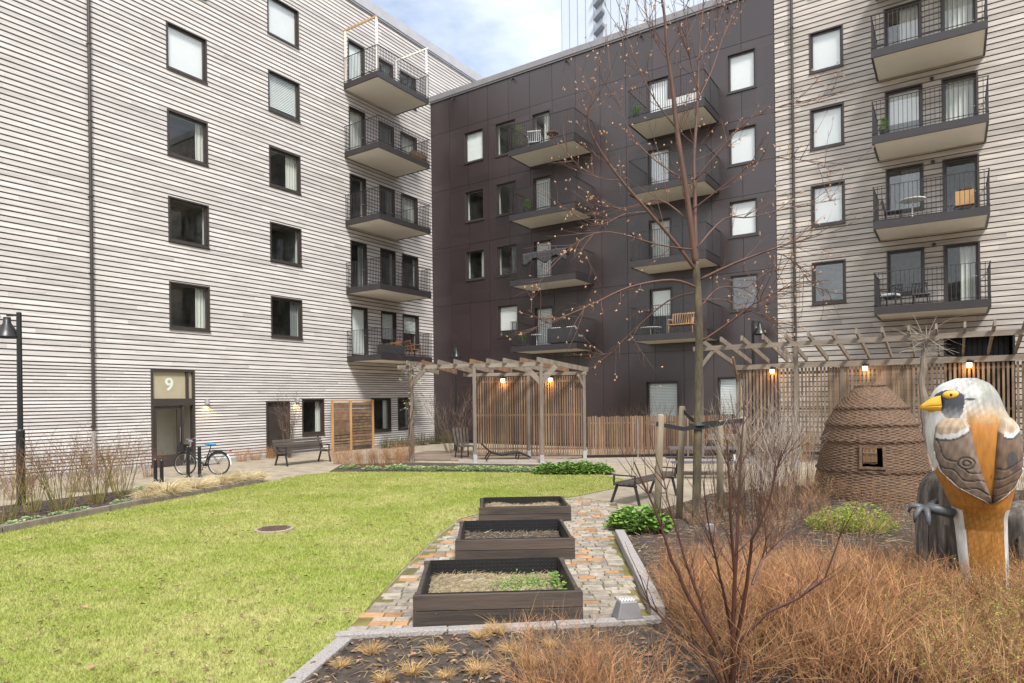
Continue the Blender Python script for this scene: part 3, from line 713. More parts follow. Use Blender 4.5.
# ------------------------------------------------------------------ small ground things
def spotlight(loc, s, label):
    o = empty('spotlight', loc, .2, label, 'spotlight'); mb = MB()
    mb.add([(-.16 * s, -.11 * s, 0), (.16 * s, -.11 * s, 0), (.16 * s, .11 * s, 0), (-.16 * s, .11 * s, 0), (-.10 * s, -.07 * s, .2 * s), (.11 * s, -.07 * s, .2 * s), (.11 * s, .07 * s, .2 * s), (-.10 * s, .07 * s, .2 * s)],
           [(3, 2, 1, 0), (4, 5, 6, 7), (0, 1, 5, 4), (1, 2, 6, 5), (2, 3, 7, 6), (3, 0, 4, 7)])
    bevel(mb.build('housing', M['parapet_dark'], o), .01)
    mb = MB()
    for i in range(5):
        for j in range(2): mb.lathe([(.014 * s, .2 * s), (.014 * s, .212 * s)], ((i - 2) * .036 * s, (j - .5) * .06 * s, 0), 8)
    mb.build('lens', M['white'], o)
spotlight((1.1, 6.46, .055), .82, 'small grey ground light box sitting on the granite kerb end')
spotlight((3.17, 10.64, .02), .6, 'small pale ground light on bare soil below the staked tree')
o = empty('manhole', (-4.08, 11.25, .014), .3, 'round rusty iron manhole cover set in the lawn', 'manhole cover')
mb = MB(); mb.lathe([(.32, 0), (.32, .03), (.27, .034), (.27, .026)], n=40, cap=False); mb.build('rim', M['gravel'], o)
mb = MB(); mb.lathe([(.268, 0), (.268, .03), (.0, .031)], n=40, cap=False)
for k in range(-4, 5): mb.box(-.2, .2, k * .05 - .008, k * .05 + .008, .03, .037)
mb.build('cover', M['rust'], o)

# ------------------------------------------------------------------ lamps
def street_lamp(loc, h, arm, label):
    o = empty('street_lamp', loc, 0, label, 'street lamp', 'black street lamps in the courtyard'); mb = MB()
    mb.lathe([(.17, 0), (.17, .025), (.09, .03)], n=16); mb.lathe([(.065, .02), (.085, .05), (.085, 1.62), (.055, 1.66), (.05, h), (.0, h + .01)], n=14)
    mb.build('pole', M['black'], o)
    d = Vector(arm); hd = d + Vector((0, 0, h - .12)); mb = MB()
    mb.bar((0, 0, h - .06), tuple(d + Vector((0, 0, h - .06))), .045, .045); mb.build('arm', M['black'], o)
    mb = MB(); mb.lathe([(.03, 0.02), (.07, .02), (.075, -.10), (.09, -.13), (.17, -.26), (.25, -.40), (.255, -.43), (.24, -.43), (.16, -.27), (.06, -.16)], tuple(hd), 24, False); s_ = mb.build('lamp_shade', M['black'], o, True)
    mb = MB(); mb.lathe([(.0, -.34), (.19, -.34), (.19, -.36), (.0, -.37)], tuple(hd), 20, False); mb.build('diffuser', M['lampglow'], s_)
    return o
street_lamp((-10.72, 14.38, .016), 4.2, (-.26, 0, 0), 'tall black bell shaded street lamp standing in the left bed before the pale wall')
street_lamp((-2.4, 27.9, 0), 4.55, (.02, .27, 0), 'black bell shaded street lamp rising behind the left pergola roof')
street_lamp((9.12, 24.9, 0), 5.05, (.2, -.15, 0), 'black bell shaded street lamp rising behind the right pergola beam')
def wall_lamp(root_s, z, label):
    p = CORNER + U * root_s
    o = empty('wall_lamp', (p.x, p.y, z), RZ_L, label, 'wall lamp'); mb = MB()
    mb.box(-.05, .05, .0, .02, -.07, .07); mb.lathe([(.06, -.07), (.07, -.07), (.07, .09), (.0, .1)], (0, .10, 0), 14, False); mb.build('housing', M['zinc'], o)
    mb = MB(); mb.lathe([(.055, -.06), (.0, -.062)], (0, .10, 0), 12, False); mb.build('bulb', M['lampglow'], o)
    ld = bpy.data.lights.new('lamp_light', 'SPOT'); ld.energy = 6; ld.color = (1, .65, .3); ld.spot_size = R(120); ld.shadow_soft_size = .05; l_ = link(bpy.data.objects.new('lamp_light', ld), o); l_.location = (0, .11, -.09)
wall_lamp(-12.68, 2.22, 'small steel wall lamp glowing to the right of street door 9')
wall_lamp(-8.72, 2.24, 'small steel wall lamp between the plain dark door and a window')

# ------------------------------------------------------------------ pergolas
def lantern(loc, rz, label, grp):
    o = empty('lantern', loc, rz, label, 'lantern', grp); mb = MB()
    mb.box(-.03, .12, -.03, .03, .05, .11); mb.lathe([(.07, .04), (.07, .10), (.03, .14)], n=12); mb.build('bracket', M['black'], o)
    mb = MB(); mb.lathe([(.065, -.10), (.075, -.08), (.075, .035)], n=14); mb.build('globe', M['lamp_globe'], o, True)
    ld = bpy.data.lights.new('lantern_light', 'POINT'); ld.energy = 4; ld.color = (1, .48, .12); ld.shadow_soft_size = .05; l_ = link(bpy.data.objects.new('lantern_light', ld), o); l_.location = (0, 0, -.17)
M['lamp_globe'] = emis('lamp_globe', (1, .80, .55), 1.6)
def post(mb, p, h, s=.11): mb.box(p[0] - s / 2, p[0] + s / 2, p[1] - s / 2, p[1] + s / 2, 0.02, h)

o = empty('pergola', (0, 0, 0), 0, 'weathered timber pergola with brown slatted back screen beside the low fence', 'pergola')
F1, F2, F3 = Vector((-3.6, 23.6, 0)), Vector((-1.3, 23.05, 0)), Vector((1.0, 22.5, 0)); W_ = Vector((1.65, 1.75, 0)); B3 = F3 + W_; B2 = Vector((-1.42, 24.75, 0)); B1 = F1 + W_ * .95
for p, h in ((F1, 3.3), (F2, 3.3), (F3, 3.32), (B3, 3.1), (B2, 3.1), ((B2 + B3) / 2, 3.1)):
    mb = MB(); post(mb, p, h); ob = bevel(mb.build('post', M['greywood'], o), .006)
    mb = MB(); mb.box(p[0] - .065, p[0] + .065, p[1] - .065, p[1] + .065, .0, .28); mb.build('post_shoe', M['zinc'], ob)
zz = Vector((0, 0, 3.38)); dF = (F3 - F1).normalized()
mb = MB(); mb.bar(F1 - dF * .5 + zz, F3 + dF * .08 + zz, .07, .14); mb.bar(B2 - dF * .4 + Vector((0, 0, 3.12)), B3 + dF * .1 + Vector((0, 0, 3.12)), .07, .12)
mb.build('beam', M['greywood_h'], o)
for k in range(9):
    a = F1 + (F3 - F1) * (k / 8) - W_ * .08 + Vector((0, 0, 3.53 )); b = B2 - dF * 1.6 * (1 - k / 8) + (B3 - B2) * (k / 8) + W_ * .1 + Vector((0, 0, 3.25))
    mb = MB(); mb.bar(a, b, .055, .17); mb.build('rafter', M['slat'] if k % 3 == 1 else M['greywood'], o)
for p in (F3, F1):
    for sg in (-1, 1):
        d = dF if p is F3 else dF
        mb = MB(); q = p + dF * (sg * .52) + Vector((0, 0, 3.30)); r = p + Vector((0, 0, 2.74)); mb.bar(r, q, .05, .17)
        if not (p is F1 and sg < 0): mb.build('brace', M['greywood_h'], o)
mb = MB(); wd = W_.normalized(); mb.bar(B3 - wd * .36 + Vector((0, 0, 3.05)), B3 + Vector((0, 0, 2.6)), .045, .12); mb.build('brace', M['greywood_h'], o)
dB_ = (B3 - B2).normalized(); nB = Vector((-dB_.y, dB_.x, 0)); LnB = (B3 - B2).length
mb = MB(); x = .06
while x < LnB - .06:
    p = B2 + dB_ * x; t = random.uniform(.04, .058); mb.bar(p + Vector((0, 0, .10)), p + Vector((0, 0, 3.04 + random.uniform(-.02, .02))), t, .022, up=nB); x += t + random.uniform(.028, .048)
mb.build('slat_screen', M['slat'], o)
mb = MB()
for z in (.35, 1.6, 2.85): mb.bar(B2 + nB * .04 + Vector((0, 0, z)), B3 + nB * .04 + Vector((0, 0, z)), .045, .07)
mb.build('screen_rail', M['slat'], o)
for f_, lab in ((.27, 'small glowing lantern on the left half of the slatted pergola screen'), (.70, 'small glowing lantern on the right half of the slatted pergola screen')):
    p = B2 + (B3 - B2) * f_ - nB * .13; lantern((p.x, p.y, 2.92), 0, lab, 'lanterns on the left pergola')
mb = MB(); a0 = Vector((-2.1, 25.2, 0)); k = 0
DP = [(-4.6, 24.35), (1.0, 22.85), (2.9, 24.55), (-1.4, 25.2), (-1.6, 27.5), (-3.6, 27.5)]
yy = 22.8
while yy < 27.5:
    xs_ = []
    for i in range(len(DP)):
        (x0, y0), (x1, y1) = DP[i], DP[(i + 1) % len(DP)]
        if (y0 > yy) != (y1 > yy): xs_.append(x0 + (x1 - x0) * (yy - y0) / (y1 - y0))
    xs_.sort()
    for x0, x1 in zip(xs_[::2], xs_[1::2]): mb.box(x0, x1, yy - .062, yy + .062, .02, .075)
    yy += .13
tag(mb.build('deck', M['deck']), kind='structure')

# low slatted fence
def slat_fence(a, b, h, label):
    o = empty('slat_fence', a, 0, label, 'fence'); a = Vector((0, 0, 0)); b = Vector((b[0] - o.location.x, b[1] - o.location.y, 0)); d = b.normalized(); nn = Vector((-d.y, d.x, 0)); L_ = b.length
    mb = MB(); x = .05
    while x < L_ - .05:
        t = random.uniform(.05, .075); p = d * x; mb.bar(p + Vector((0, 0, .10)), p + Vector((0, 0, h + random.uniform(-.025, .02))), t, .022, up=nn); x += t + random.uniform(.015, .035)
    mb.build('slat', M['slat'], o)
    mb = MB()
    for z in (.35, h - .25): mb.bar(nn * .04 + Vector((0, 0, z)), b + nn * .04 + Vector((0, 0, z)), .045, .07)
    mb.build('rail', M['slat'], o)
    n = round(L_ / 1.9)
    for k in range(1, n + 1):
        p = d * (L_ * k / n) - nn * .04; mb = MB(); mb.box(p.x - .03, p.x + .03, p.y - .03, p.y + .03, 0, h - .1); mb.build('post', M['greywood'], o)
    mb = MB(); mb.bar((0, 0, .05), b + Vector((0, 0, .05)), .06, .09); mb.build('base_board', M['black'], o)
slat_fence((2.75, 24.3, 0), (8.35, 24.55), 1.52, 'low brown slatted fence running right from the left pergola')

# right pergola with trellis
RPX = Vector((8.75, 20.31, 0)); rzp = math.atan2(V.y, V.x)
o = empty('pergola', RPX, rzp, 'long grey timber pergola with trellis wall behind the wicker hut', 'pergola')   # local x along the wall, y away from camera
for x, y, h in ((-2.95, 0, 3.72), (0, 0, 3.72), (3.4, 0, 3.72), (6.8, 0, 3.72), (10.2, 0, 3.72), (-2.55, 3.0, 3.28), (.9, 3.0, 3.28), (4.3, 3.0, 3.28), (7.7, 3.0, 3.28), (11, 3.0, 3.28)):
    if x == 3.4: continue
    mb = MB(); post(mb, (x, y), h); ob = bevel(mb.build('post', M['greywood'], o), .006)
    mb = MB(); mb.box(x - .065, x + .065, y - .065, y + .065, 0, .22); mb.build('post_shoe', M['zinc'], ob)
mb = MB(); mb.box(-3.2, 11.5, -.04, .04, 3.722, 3.87); mb.build('beam', M['greywood_h'], o)
mb = MB(); mb.box(-2.65, 11.5, 2.90, 2.94, 3.16, 3.34); mb.build('top_rail', M['greywood_h'], o)
for k in range(22):
    x = -2.75 + k * .64; mb = MB(); mb.bar((x, -.62, 4.02), (x + random.uniform(-.02, .02), 3.1, 3.44), .055, .16); mb.build('rafter', M['greywood'], o)
for x, sg in ((-2.95, 1), (0, -1), (6.8, -1), (6.8, 1)):
    mb = MB(); mb.bar((x, 0, 3.2), (x + sg * .42, 0, 3.71), .045, .12); mb.build('brace', M['greywood_h'], o)
mb = MB(); mb.bar((-2.55, 2.4, 3.6), (-2.55, 3.0, 2.75), .05, .13); mb.build('brace', M['slat'], o)
mb = MB(); x = -2.48; xx = []
while x < 11:
    t = random.uniform(.055, .075); solid = (.35 < x < 1.0) or (1.9 < x < 2.9) or (6.2 < x < 7.2)
    mb.box(x, x + t, 2.965 + (.03 if solid else 0), 2.985 + (.03 if solid else 0), .30, 3.15 + random.uniform(-.015, .015)); x += t + (.012 if solid else random.uniform(.05, .062))
mb.build('trellis_slat', M['slat_grey'], o)
mb = MB()
for z in (.45, 1.7, 2.95): mb.box(-2.6, 11.3, 3.02, 3.06, z, z + .07)
mb.build('trellis_rail', M['slat_grey'], o)
mb = MB(); mb.box(-3.4, 11, 2.3, 2.42, .78, .82); mb.box(-3.4, 11, 2.45, 2.57, .78, .82); mb.box(-3.4, 11, 2.6, 2.72, .78, .82); mb.box(-3.4, 11, 2.28, 2.31, .62, .777)
mb.build('ledge', M['greywood_h'], o)
for px, py, lab in ((772, 368, 'leftmost small glowing lantern on the trellis of the long pergola'), (865, 366, 'small glowing lantern on the trellis directly above the wicker hut'), (969, 355, 'small glowing lantern on the trellis above the painted bird')):
    d = at(px, py, 1) - Vector((0, 0, CAM_H)); n_ = Vector((-V.y, V.x, 0)); P0 = RPX + n_ * 2.8; t = P0.dot(n_) / Vector((d.x, d.y, 0)).dot(n_)
    q = d * t; lantern((q.x, q.y, 3.10), rzp, lab, 'lanterns on the trellis')

# privacy screen by the pale wall
p = CORNER + U * -5.9 + V * .32
o = empty('privacy_screen', p, RZ_L, 'two bay timber screen with orange posts and brown boards against the pale wall', 'screen')
for x in (-1.18, .16, 1.2):
    mb = MB(); mb.box(x - .05, x + .05, -.03, .03, 0, 2.2); mb.build('post', M['neww'], o)
mb = MB()
for k in range(15): mb.box(-1.12, .1, -.02, 0, .22 + k * .128, .22 + k * .128 + .10); mb.box(.22, 1.14, -.02, 0, .22 + k * .128, .22 + k * .128 + (.122 if k > 3 else .08))
mb.build('board', M['slat'], o)
mb = MB(); mb.box(-1.22, 1.24, -.035, .035, 2.202, 2.25); mb.build('top_rail', M['neww'], o)

# ------------------------------------------------------------------ seats and tables
def slat_bench(loc, rz, L_, label, back=True):
    o = empty('bench', loc, rz, label, 'bench'); x = L_ / 2
    mb = MB()
    for k in range(4): mb.box(-x, x, -.22 + k * .115, -.22 + k * .115 + .098, .42 + (k - 1.5) ** 2 * .004, .455 + (k - 1.5) ** 2 * .004)
    mb.build('seat', M['bench'], o)
    if back:
        mb = MB()
        for k in range(4):
            z = .52 + k * .105; y = .25 + k * .03; mb.bar((-x, y, z), (x, y, z), .028, .09, up=(0, .28, 1))
        mb.build('backrest', M['bench'], o)
    for s in (-1, 1):
        xx = s * (x - .12); mb = MB()
        mb.bar((xx, -.2, .41), (xx, -.30, .0), .045, .045, up=(1, 0, 0)); mb.bar((xx, .2, .41), (xx, .36, 0), .045, .045, up=(1, 0, 0)); mb.bar((xx, -.24, .395), (xx, .24, .395), .045, .04)
        if back: mb.bar((xx, .22, .40), (xx, .40, .95), .045, .04, up=(1, 0, 0)); mb.bar((xx, -.25, .64), (xx, .27, .64), .05, .03); mb.bar((xx, -.23, .40), (xx, -.23, .64), .04, .03, up=(1, 0, 0))
        else: mb.bar((xx * 1.08, -.24, .40), (xx * 1.08, -.24, .60), .03, .03, up=(1, 0, 0)); mb.bar((xx * 1.08, .24, .40), (xx * 1.08, .24, .60), .03, .03, up=(1, 0, 0)); mb.bar((xx * 1.08, -.25, .61), (xx * 1.08, .25, .61), .04, .025)
        mb.build('leg_frame', M['metal'], o)
    return o
M['bench'] = mat('bench_slat', (.085, .066, .055), (.045, .036, .031), 5, (.15, 1, 1), .75, .12)
slat_bench((-7.38, 23.35, 0), math.atan2(U.y, U.x) , 2.1, 'dark slatted bench with backrest on the path before the pale wall')
slat_bench((2.86, 14.2, 0), math.atan2(.785, .62), 2.0, 'dark backless bench with metal arm loops behind the staked tree', False)
o = empty('picnic_table', (5.35, 18.3, 0), rzp + .45, 'dark grey slatted picnic table with attached benches behind the tree stakes', 'picnic table')
mb = MB()
for k in range(7): mb.box(-1.0, 1.0, -.40 + k * .117, -.40 + k * .117 + .10, .76, .80)
mb.build('tabletop', M['pic'] if 'pic' in M else M.setdefault('pic', mat('picnic_wood', (.12, .115, .125), (.075, .07, .078), 5, (.15, 1, 1), .6, .1)), o)
for s in (-1, 1):
    mb = MB()
    for k in range(3): mb.box(-1.0, 1.0, s * .72 - .17 + k * .117, s * .72 - .17 + k * .117 + .10, .43, .465)
    mb.build('seat', M['pic'], o)
    mb = MB(); x = s * .72
    mb.bar((x, -.86, .40), (x, .86, .40), .05, .07); mb.bar((x, -.36, .73), (x, .36, .73), .05, .06); mb.bar((x, -.22, .72), (x, -.62, .0), .05, .07, up=(1, 0, 0)); mb.bar((x, .22, .72), (x, .62, .0), .05, .07, up=(1, 0, 0))
    mb.build('leg_frame', M['black'], o)
o = empty('lounger', (-.35, 23.35, .08), .12, 'low dark lounger standing on the deck before the slatted screen', 'lounger')
for y in (-.32, .32):
    mb = MB(); mb.tube([(-.75, y, .55), (-.45, y, .26), (-.1, y, .16), (.55, y, .24), (.95, y, .06)], .025, 6); mb.tube([(-.45, y, .26), (-.62, y, 0)], .022, 6); mb.tube([(.55, y, .24), (.50, y, 0)], .022, 6); mb.build('side_frame', M['black'], o)
mb = MB(); P_ = [(-.75, .57), (-.45, .28), (-.1, .18), (.55, .26), (.95, .08)]
for (x0, z0), (x1, z1) in zip(P_, P_[1:]):
    n = max(2, int(math.hypot(x1 - x0, z1 - z0) / .075))
    for k in range(n):
        f = (k + .5) / n; d = Vector((x1 - x0, 0, z1 - z0)).normalized(); c = Vector((x0 + (x1 - x0) * f, 0, z0 + (z1 - z0) * f)); mb.bar(c - d * .03 + Vector((0, 0, .01)), c + d * .03 + Vector((0, 0, .01)), .70, .02)
mb.build('seat_slats', M['cushion'], o)
o = empty('garden_chair', (-1.75, 24.2, .08), .5, 'dark garden chair half hidden behind the pergola post', 'chair')
mb = MB(); mb.box(-.26, .26, -.26, .26, .40, .44); mb.build('seat', M['bench'], o)
mb = MB()
for k in range(5): mb.bar((-.24 + k * .12, .25, .46), (-.28 + k * .14, .42, 1.08), .08, .018, up=(0, 1, 0))
mb.build('backrest', M['bench'], o)
for sx in (-1, 1):
    for sy in (-1, 1): mb = MB(); mb.bar((sx * .23, sy * .23, .40), (sx * .26, sy * .28, 0), .035, .035, up=(1, 0, 0)); mb.build('leg', M['black'], o)

# ------------------------------------------------------------------ bicycle and bollards
o = empty('bicycle', (-9.5, 20.2, 0), R(176), 'parked black bicycle with bright blue saddle and lilac grips near street door', 'bicycle')
def wheel(x, nm):
    r = .34; mb = MB(); pts = [(x + r * math.cos(a), 0, r + r * math.sin(a)) for a in np.linspace(0, 2 * math.pi, 33)]
    mb.tube(pts, .02, 6, False); ob = mb.build('wheel', M['tyre'], o)
    mb = MB(); mb.tube([(x + (r - .03) * math.cos(a), 0, r + (r - .03) * math.sin(a)) for a in np.linspace(0, 2 * math.pi, 33)], .009, 4, False)
    for k in range(18):
        a = k * math.pi / 9; mb.tube([(x, random.choice((-.02, .02)), r), (x + (r - .03) * math.cos(a), 0, r + (r - .03) * math.sin(a))], .0025, 3, False)
    mb.tube([(x, -.05, r), (x, .05, r)], .022, 8); mb.build('rim', M['chrome'], ob)
wheel(-.52, 'rear'); wheel(.55, 'front')
mb = MB(); BB = (-.08, 0, .30); ST = (-.25, 0, .78); HT = (.36, 0, .86); HB = (.40, 0, .70); RA = (-.52, 0, .34)
mb.tube([ST, BB], .018, 8); mb.tube([HB, (.1, 0, .42), BB], .022, 8); mb.tube([HT, HB], .02, 8); mb.tube([(.33, 0, .78), (-.02, 0, .50), (-.2, 0, .60)], .014, 6)
for y in (-.05, .05): mb.tube([BB, (RA[0], y, RA[2])], .011, 6); mb.tube([(-.24, y * .4, .72), (RA[0], y, RA[2])], .009, 6); mb.tube([HB, (.47, y, .58), (.55, y, .34)], .012, 6)
mb.tube([ST, (-.28, 0, .90)], .014, 6); mb.build('frame', M['black'], o)
mb = MB(); mb.blob((-.31, 0, .93), .14, .075, .04, 12, 6); mb.blob((-.18, 0, .925), .12, .03, .028, 10, 6); mb.build('saddle', M['cyan'], o, True)
mb = MB(); mb.tube([HT, (.35, 0, 1.05)], .014, 6); mb.tube([(.22, -.29, 1.06), (.36, -.22, 1.11), (.39, 0, 1.06), (.36, .22, 1.11), (.22, .29, 1.06)], .011, 6); hb = mb.build('handlebar', M['chrome'], o)
for y in (-.29, .29): mb = MB(); mb.tube([(.24, y * .98, 1.062), (.12, y * 1.05, 1.035)], .018, 8); mb.build('grip', M['lilac'], hb)
mb = MB(); a0 = np.linspace(R(20), R(185), 14); mb.tube([(-.52 + .375 * math.cos(a), 0, .34 + .375 * math.sin(a)) for a in a0], .016, 5); mb.build('mudguard', M['black'], o)
mb = MB(); mb.tube([(-.52 + .38 * math.cos(a), 0, .34 + .38 * math.sin(a)) for a in np.linspace(R(135), R(185), 6)], .022, 5); mb.build('mudguard_tip', M['white'], o)
mb = MB(); mb.box(-.86, -.28, -.07, -.055, .735, .75); mb.box(-.86, -.28, .055, .07, .735, .75)
for k in range(5): mb.box(-.84 + k * .13, -.83 + k * .13, -.055, .055, .736, .748)
mb.tube([(-.78, -.06, .735), (-.52, -.06, .35)], .006, 5); mb.tube([(-.78, .06, .735), (-.52, .06, .35)], .006, 5); mb.build('rack', M['black'], o)
mb = MB(); mb.box(-.91, -.865, -.05, .05, .70, .75); mb.build('rear_reflector', M['red'], o)
mb = MB(); mb.box(-.14, .02, -.045, -.03, .26, .34); mb.tube([(-.08 + .09 * math.cos(a), .05, .30 + .09 * math.sin(a)) for a in np.linspace(0, 6.28, 17)], .008, 5); mb.tube([(-.08, .05, .30), (-.02, .07, .16)], .009, 5); mb.tube([(-.08, -.05, .30), (-.14, -.07, .44)], .009, 5); mb.box(-.07, .03, .07, .15, .15, .17); mb.box(-.19, -.09, -.15, -.07, .43, .45); mb.build('crank', M['black'], o)
mb = MB(); mb.box(.50, .72, -.15, .15, .72, .74)
for x in (.50, .72): mb.box(x - .006, x + .006, -.15, .15, .74, .93)
for y in (-.15, .15): mb.box(.50, .72, y - .006, y + .006, .74, .93)
mb.build('basket', M['black'], o)
for x, y, lab in ((-9.62, 19.55, 'black bicycle bollard, left of the two in front of the parked bicycle'), (-9.28, 19.55, 'black bicycle bollard, right of the two in front of the parked bicycle'), (-10.1, 18.65, 'short black bollard, left of the pair by the entrance path'), (-9.82, 18.45, 'short black bollard, right of the pair by the entrance path')):
    ob = empty('bollard', (x, y, 0), 0, lab, 'bollard', 'black bollards near the street door'); mb = MB(); h = .92 if y > 19 else .62
    mb.lathe([(.05, 0), (.05, h - .02), (.04, h), (0, h + .01)], n=14); mb.build('post', M['black'], ob); mb = MB(); mb.lathe([(.09, 0), (.09, .012), (.05, .014)], n=14, cap=False); mb.build('foot_plate', M['black'], ob)

# ------------------------------------------------------------------ wicker hut
o = empty('wicker_hut', (7.74, 14.25, .016), 0, 'woven brown wicker hut like a beehive with one square window', 'hut')
PR = [(0, 1.15), (.18, 1.14), (.62, 1.06), (.63, 1.07), (1.22, .95), (1.24, .965), (1.55, .86), (1.57, .88), (1.90, .68), (1.92, .695), (2.15, .50), (2.34, .30), (2.40, .24)]
def prad(z):
    for (z0, r0), (z1, r1) in zip(PR, PR[1:]):
        if z <= z1: return r0 + (r1 - r0) * (z - z0) / (z1 - z0)
    return PR[-1][1]
n_st, rows, per = 54, 84, 3; seg = n_st * 4; nz_ = rows * per; vs_ = []
for i in range(nz_ + 1):
    z = 2.40 * i / nz_; row = i // per; q = (i % per) / per; prof = math.sin(math.pi * (q + .5 / per))
    for j in range(seg):
        a = 2 * math.pi * j / seg; r = prad(z) + .012 * math.cos(n_st / 2 * a + math.pi * row) * prof + .008 * prof + random.uniform(-.005, .005) + .008 * math.sin(3 * a + z * 4)
        vs_.append((r * math.cos(a), r * math.sin(a), z + .006 * math.sin(5 * a + row)))
wa = -R(90) - math.atan2(7.74, 14.25) + .02; fs = []
for i in range(nz_):
    z = 2.40 * (i + .5) / nz_
    for j in range(seg):
        a = 2 * math.pi * (j + .5) / seg; da = (a - wa + math.pi) % (2 * math.pi) - math.pi
        if abs(da) < .19 and .72 < z < 1.12: continue
        if abs(da) > 2.98 and .45 < z < 1.0: continue  # unseen back opening, added to let daylight into the hut
        j2 = (j + 1) % seg; fs.append((i * seg + j, i * seg + j2, (i + 1) * seg + j2, (i + 1) * seg + j))
fs.append(tuple(nz_ * seg + j for j in range(seg)))
mb = MB(); mb.add(vs_, fs); mb.build('woven_wall', M['wicker'], o, True)
mb = MB()
for zb in (.62, 1.23, 1.56, 1.91, 2.38):
    for k in range(2):
        r = prad(zb) + .03; mb.tube([(( r + .014 * math.sin(30 * a + k * 2.1)) * math.cos(a), (r + .014 * math.sin(30 * a + k * 2.1)) * math.sin(a), zb + (k - 1) * .022 + .008 * math.cos(30 * a + k * 2.1)) for a in np.linspace(0, 2 * math.pi, 100)], .009, 5, False)
mb.build('woven_band', M['wicker'], o)
mb = MB(); rr = 1.07; tg = Vector((-math.sin(wa), math.cos(wa), 0)); rd = Vector((math.cos(wa), math.sin(wa), 0))
for sg in (-1, 1): mb.bar(rd * rr + tg * (sg * .21) + Vector((0, 0, .68)), rd * (rr - .08) + tg * (sg * .20) + Vector((0, 0, 1.15)), .05, .06)
for z, r2 in ((.70, rr), (1.13, rr - .08)): mb.bar(rd * r2 - tg * .24 + Vector((0, 0, z)), rd * r2 + tg * .24 + Vector((0, 0, z)), .05, .05)
mb.build('window_frame', M['wicker'], o)
mb = MB(); mb.lathe([(1.0, .02), (.93, .6), (.86, 1.2), (.62, 1.85), (.2, 2.3)], n=40, cap=False); 
lin = MB(); lin.v = mb.v; k = 40
for i in range(4):
    for j in range(k):
        a = 2 * math.pi * (j + .5) / k; da = (a - wa + math.pi) % (2 * math.pi) - math.pi
        if abs(da) < .33 and i in (1, ): continue
        if abs(da) > 2.98 and i == 1: continue  # lining left open at the back too, to let light in
        lin.add([], []); lin.f.append((i * k + j, i * k + (j + 1) % k, (i + 1) * k + (j + 1) % k, (i + 1) * k + j)); lin.mi.append(0)
lin.build('inner_lining', M['wicker'], o)

# ------------------------------------------------------------------ painted wooden bird  (local units: metres, z up, x to the photo's right, -y towards the viewer)
BX, BY = 4.60, 6.6
bird = empty('bird_sculpture', (BX, BY, .016), -math.atan2(BX, BY), 'tall painted wooden bird with white chest orange belly and yellow beak', 'sculpture')
def bz(py): return 2.2 + (393.3 - py) / 100.0
def bx(px): return (px - 972.0) / 122.0
OUT = [(379, 958, 976), (381, 948, 984), (385, 939, 990), (391, 932.5, 995.5), (399, 928, 1000), (408, 926, 1003), (416, 925, 1007), (424, 923.5, 1012), (436, 923, 1015.5), (448, 924.5, 1018), (460, 927.5, 1018.5), (472, 932, 1017.5), (484, 937, 1015),
       (496, 943, 1011), (508, 949, 1008), (516, 951, 1005.5), (530, 953, 1005.5), (560, 956, 1006), (590, 960, 1006.5), (622, 963, 1007)]
def outl(py):
    for (p0, a0, b0), (p1, a1, b1) in zip(OUT, OUT[1:]):
        if py <= p1:
            f = (py - p0) / (p1 - p0); f = max(0, f); return a0 + (a1 - a0) * f, b0 + (b1 - b0) * f
    return OUT[-1][1:]
def smooth_out(py):
    A = [outl(min(622, max(379, py + d))) for d in (-4, -2, 0, 2, 4)]; return sum(a for a, b in A) / 5, sum(b for a, b in A) / 5
def bdepth(py):
    if py < 505: f = .86
    elif py < 530: f = .86 - (py - 505) / 25 * .34
    else: f = .52
    return f
def bcol(px, py, ang):
    "paint by place on the figure; ang: 0 = towards the viewer"
    side = math.cos(ang)
    nz1 = math.sin(px * .9 + py * .35) * math.sin(py * .6 - px * .2) * .5
    white = (.70, .69, .66); grey = (.34, .335, .30); orange = (.46, .19, .035); brown = (.30, .16, .06); dark = (.045, .045, .055)
    lo, hi = smooth_out(py); t = (px - lo) / max(1, hi - lo)
    def mixc(p, q, f): f = max(0, min(1, f)); return tuple(p[i] * (1 - f) + q[i] * f for i in range(3))
    if py < 424:
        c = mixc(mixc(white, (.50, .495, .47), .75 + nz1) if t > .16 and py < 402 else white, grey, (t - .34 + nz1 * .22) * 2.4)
        c = mixc(c, (.46, .36, .25), (py - 404 + nz1 * 8) / 9 * max(0, min(1, (t - .42) * 5)))
        if t > .5: c = mixc(c, (.40, .215, .07), (py - 411 + nz1 * 5) / 7 * (1 if t < .86 else 0))
        if t < .26: c = white
    elif py < 508 + 4 * math.sin(t * 3.1):
        wl = .28 - (py - 424) / 84 * .10
        if py > 462 + t * 8: wl = .0 + max(0, (474 - py) / 12) * .12
        c = white if t < wl + nz1 * .01 else orange
        if t > .90 and py < 462: c = brown
    else:
        wl = .20 + (py - 508) / 110 * .03
        c = white if t < wl else ((.62, .60, .56) if t > .93 else ((.34, .15, .035) if nz1 < .1 else (.42, .19, .04)))
    ex, ey = px - 953, py - 399.5
    if side > -.25:
        m = ((ex + 4 - max(0, ey) * .22) / (16.0 - max(0, ey) * .22)) ** 2 + (ey / (8.0 if ey < 0 else 24)) ** 2
        sl = ex - (ey * -.10)
        if m < 1 + nz1 * .10: c = mixc(dark, (.30, .295, .28), (ey - 8 + nz1 * 4) / 14)
        if ((ex - 17) / 6) ** 2 + ((ey - 1) / 1.1) ** 2 < 1: c = dark
    crack = abs(math.sin(px * .55 + math.sin(py * .09) * .6)) < .05 and py > 470
    k = (.9 + .1 * math.sin(px * 2.3 + py * 1.7) * math.sin(py * 1.1)) * (.45 if crack and c not in (white,) else 1)
    return tuple(x * k for x in c)
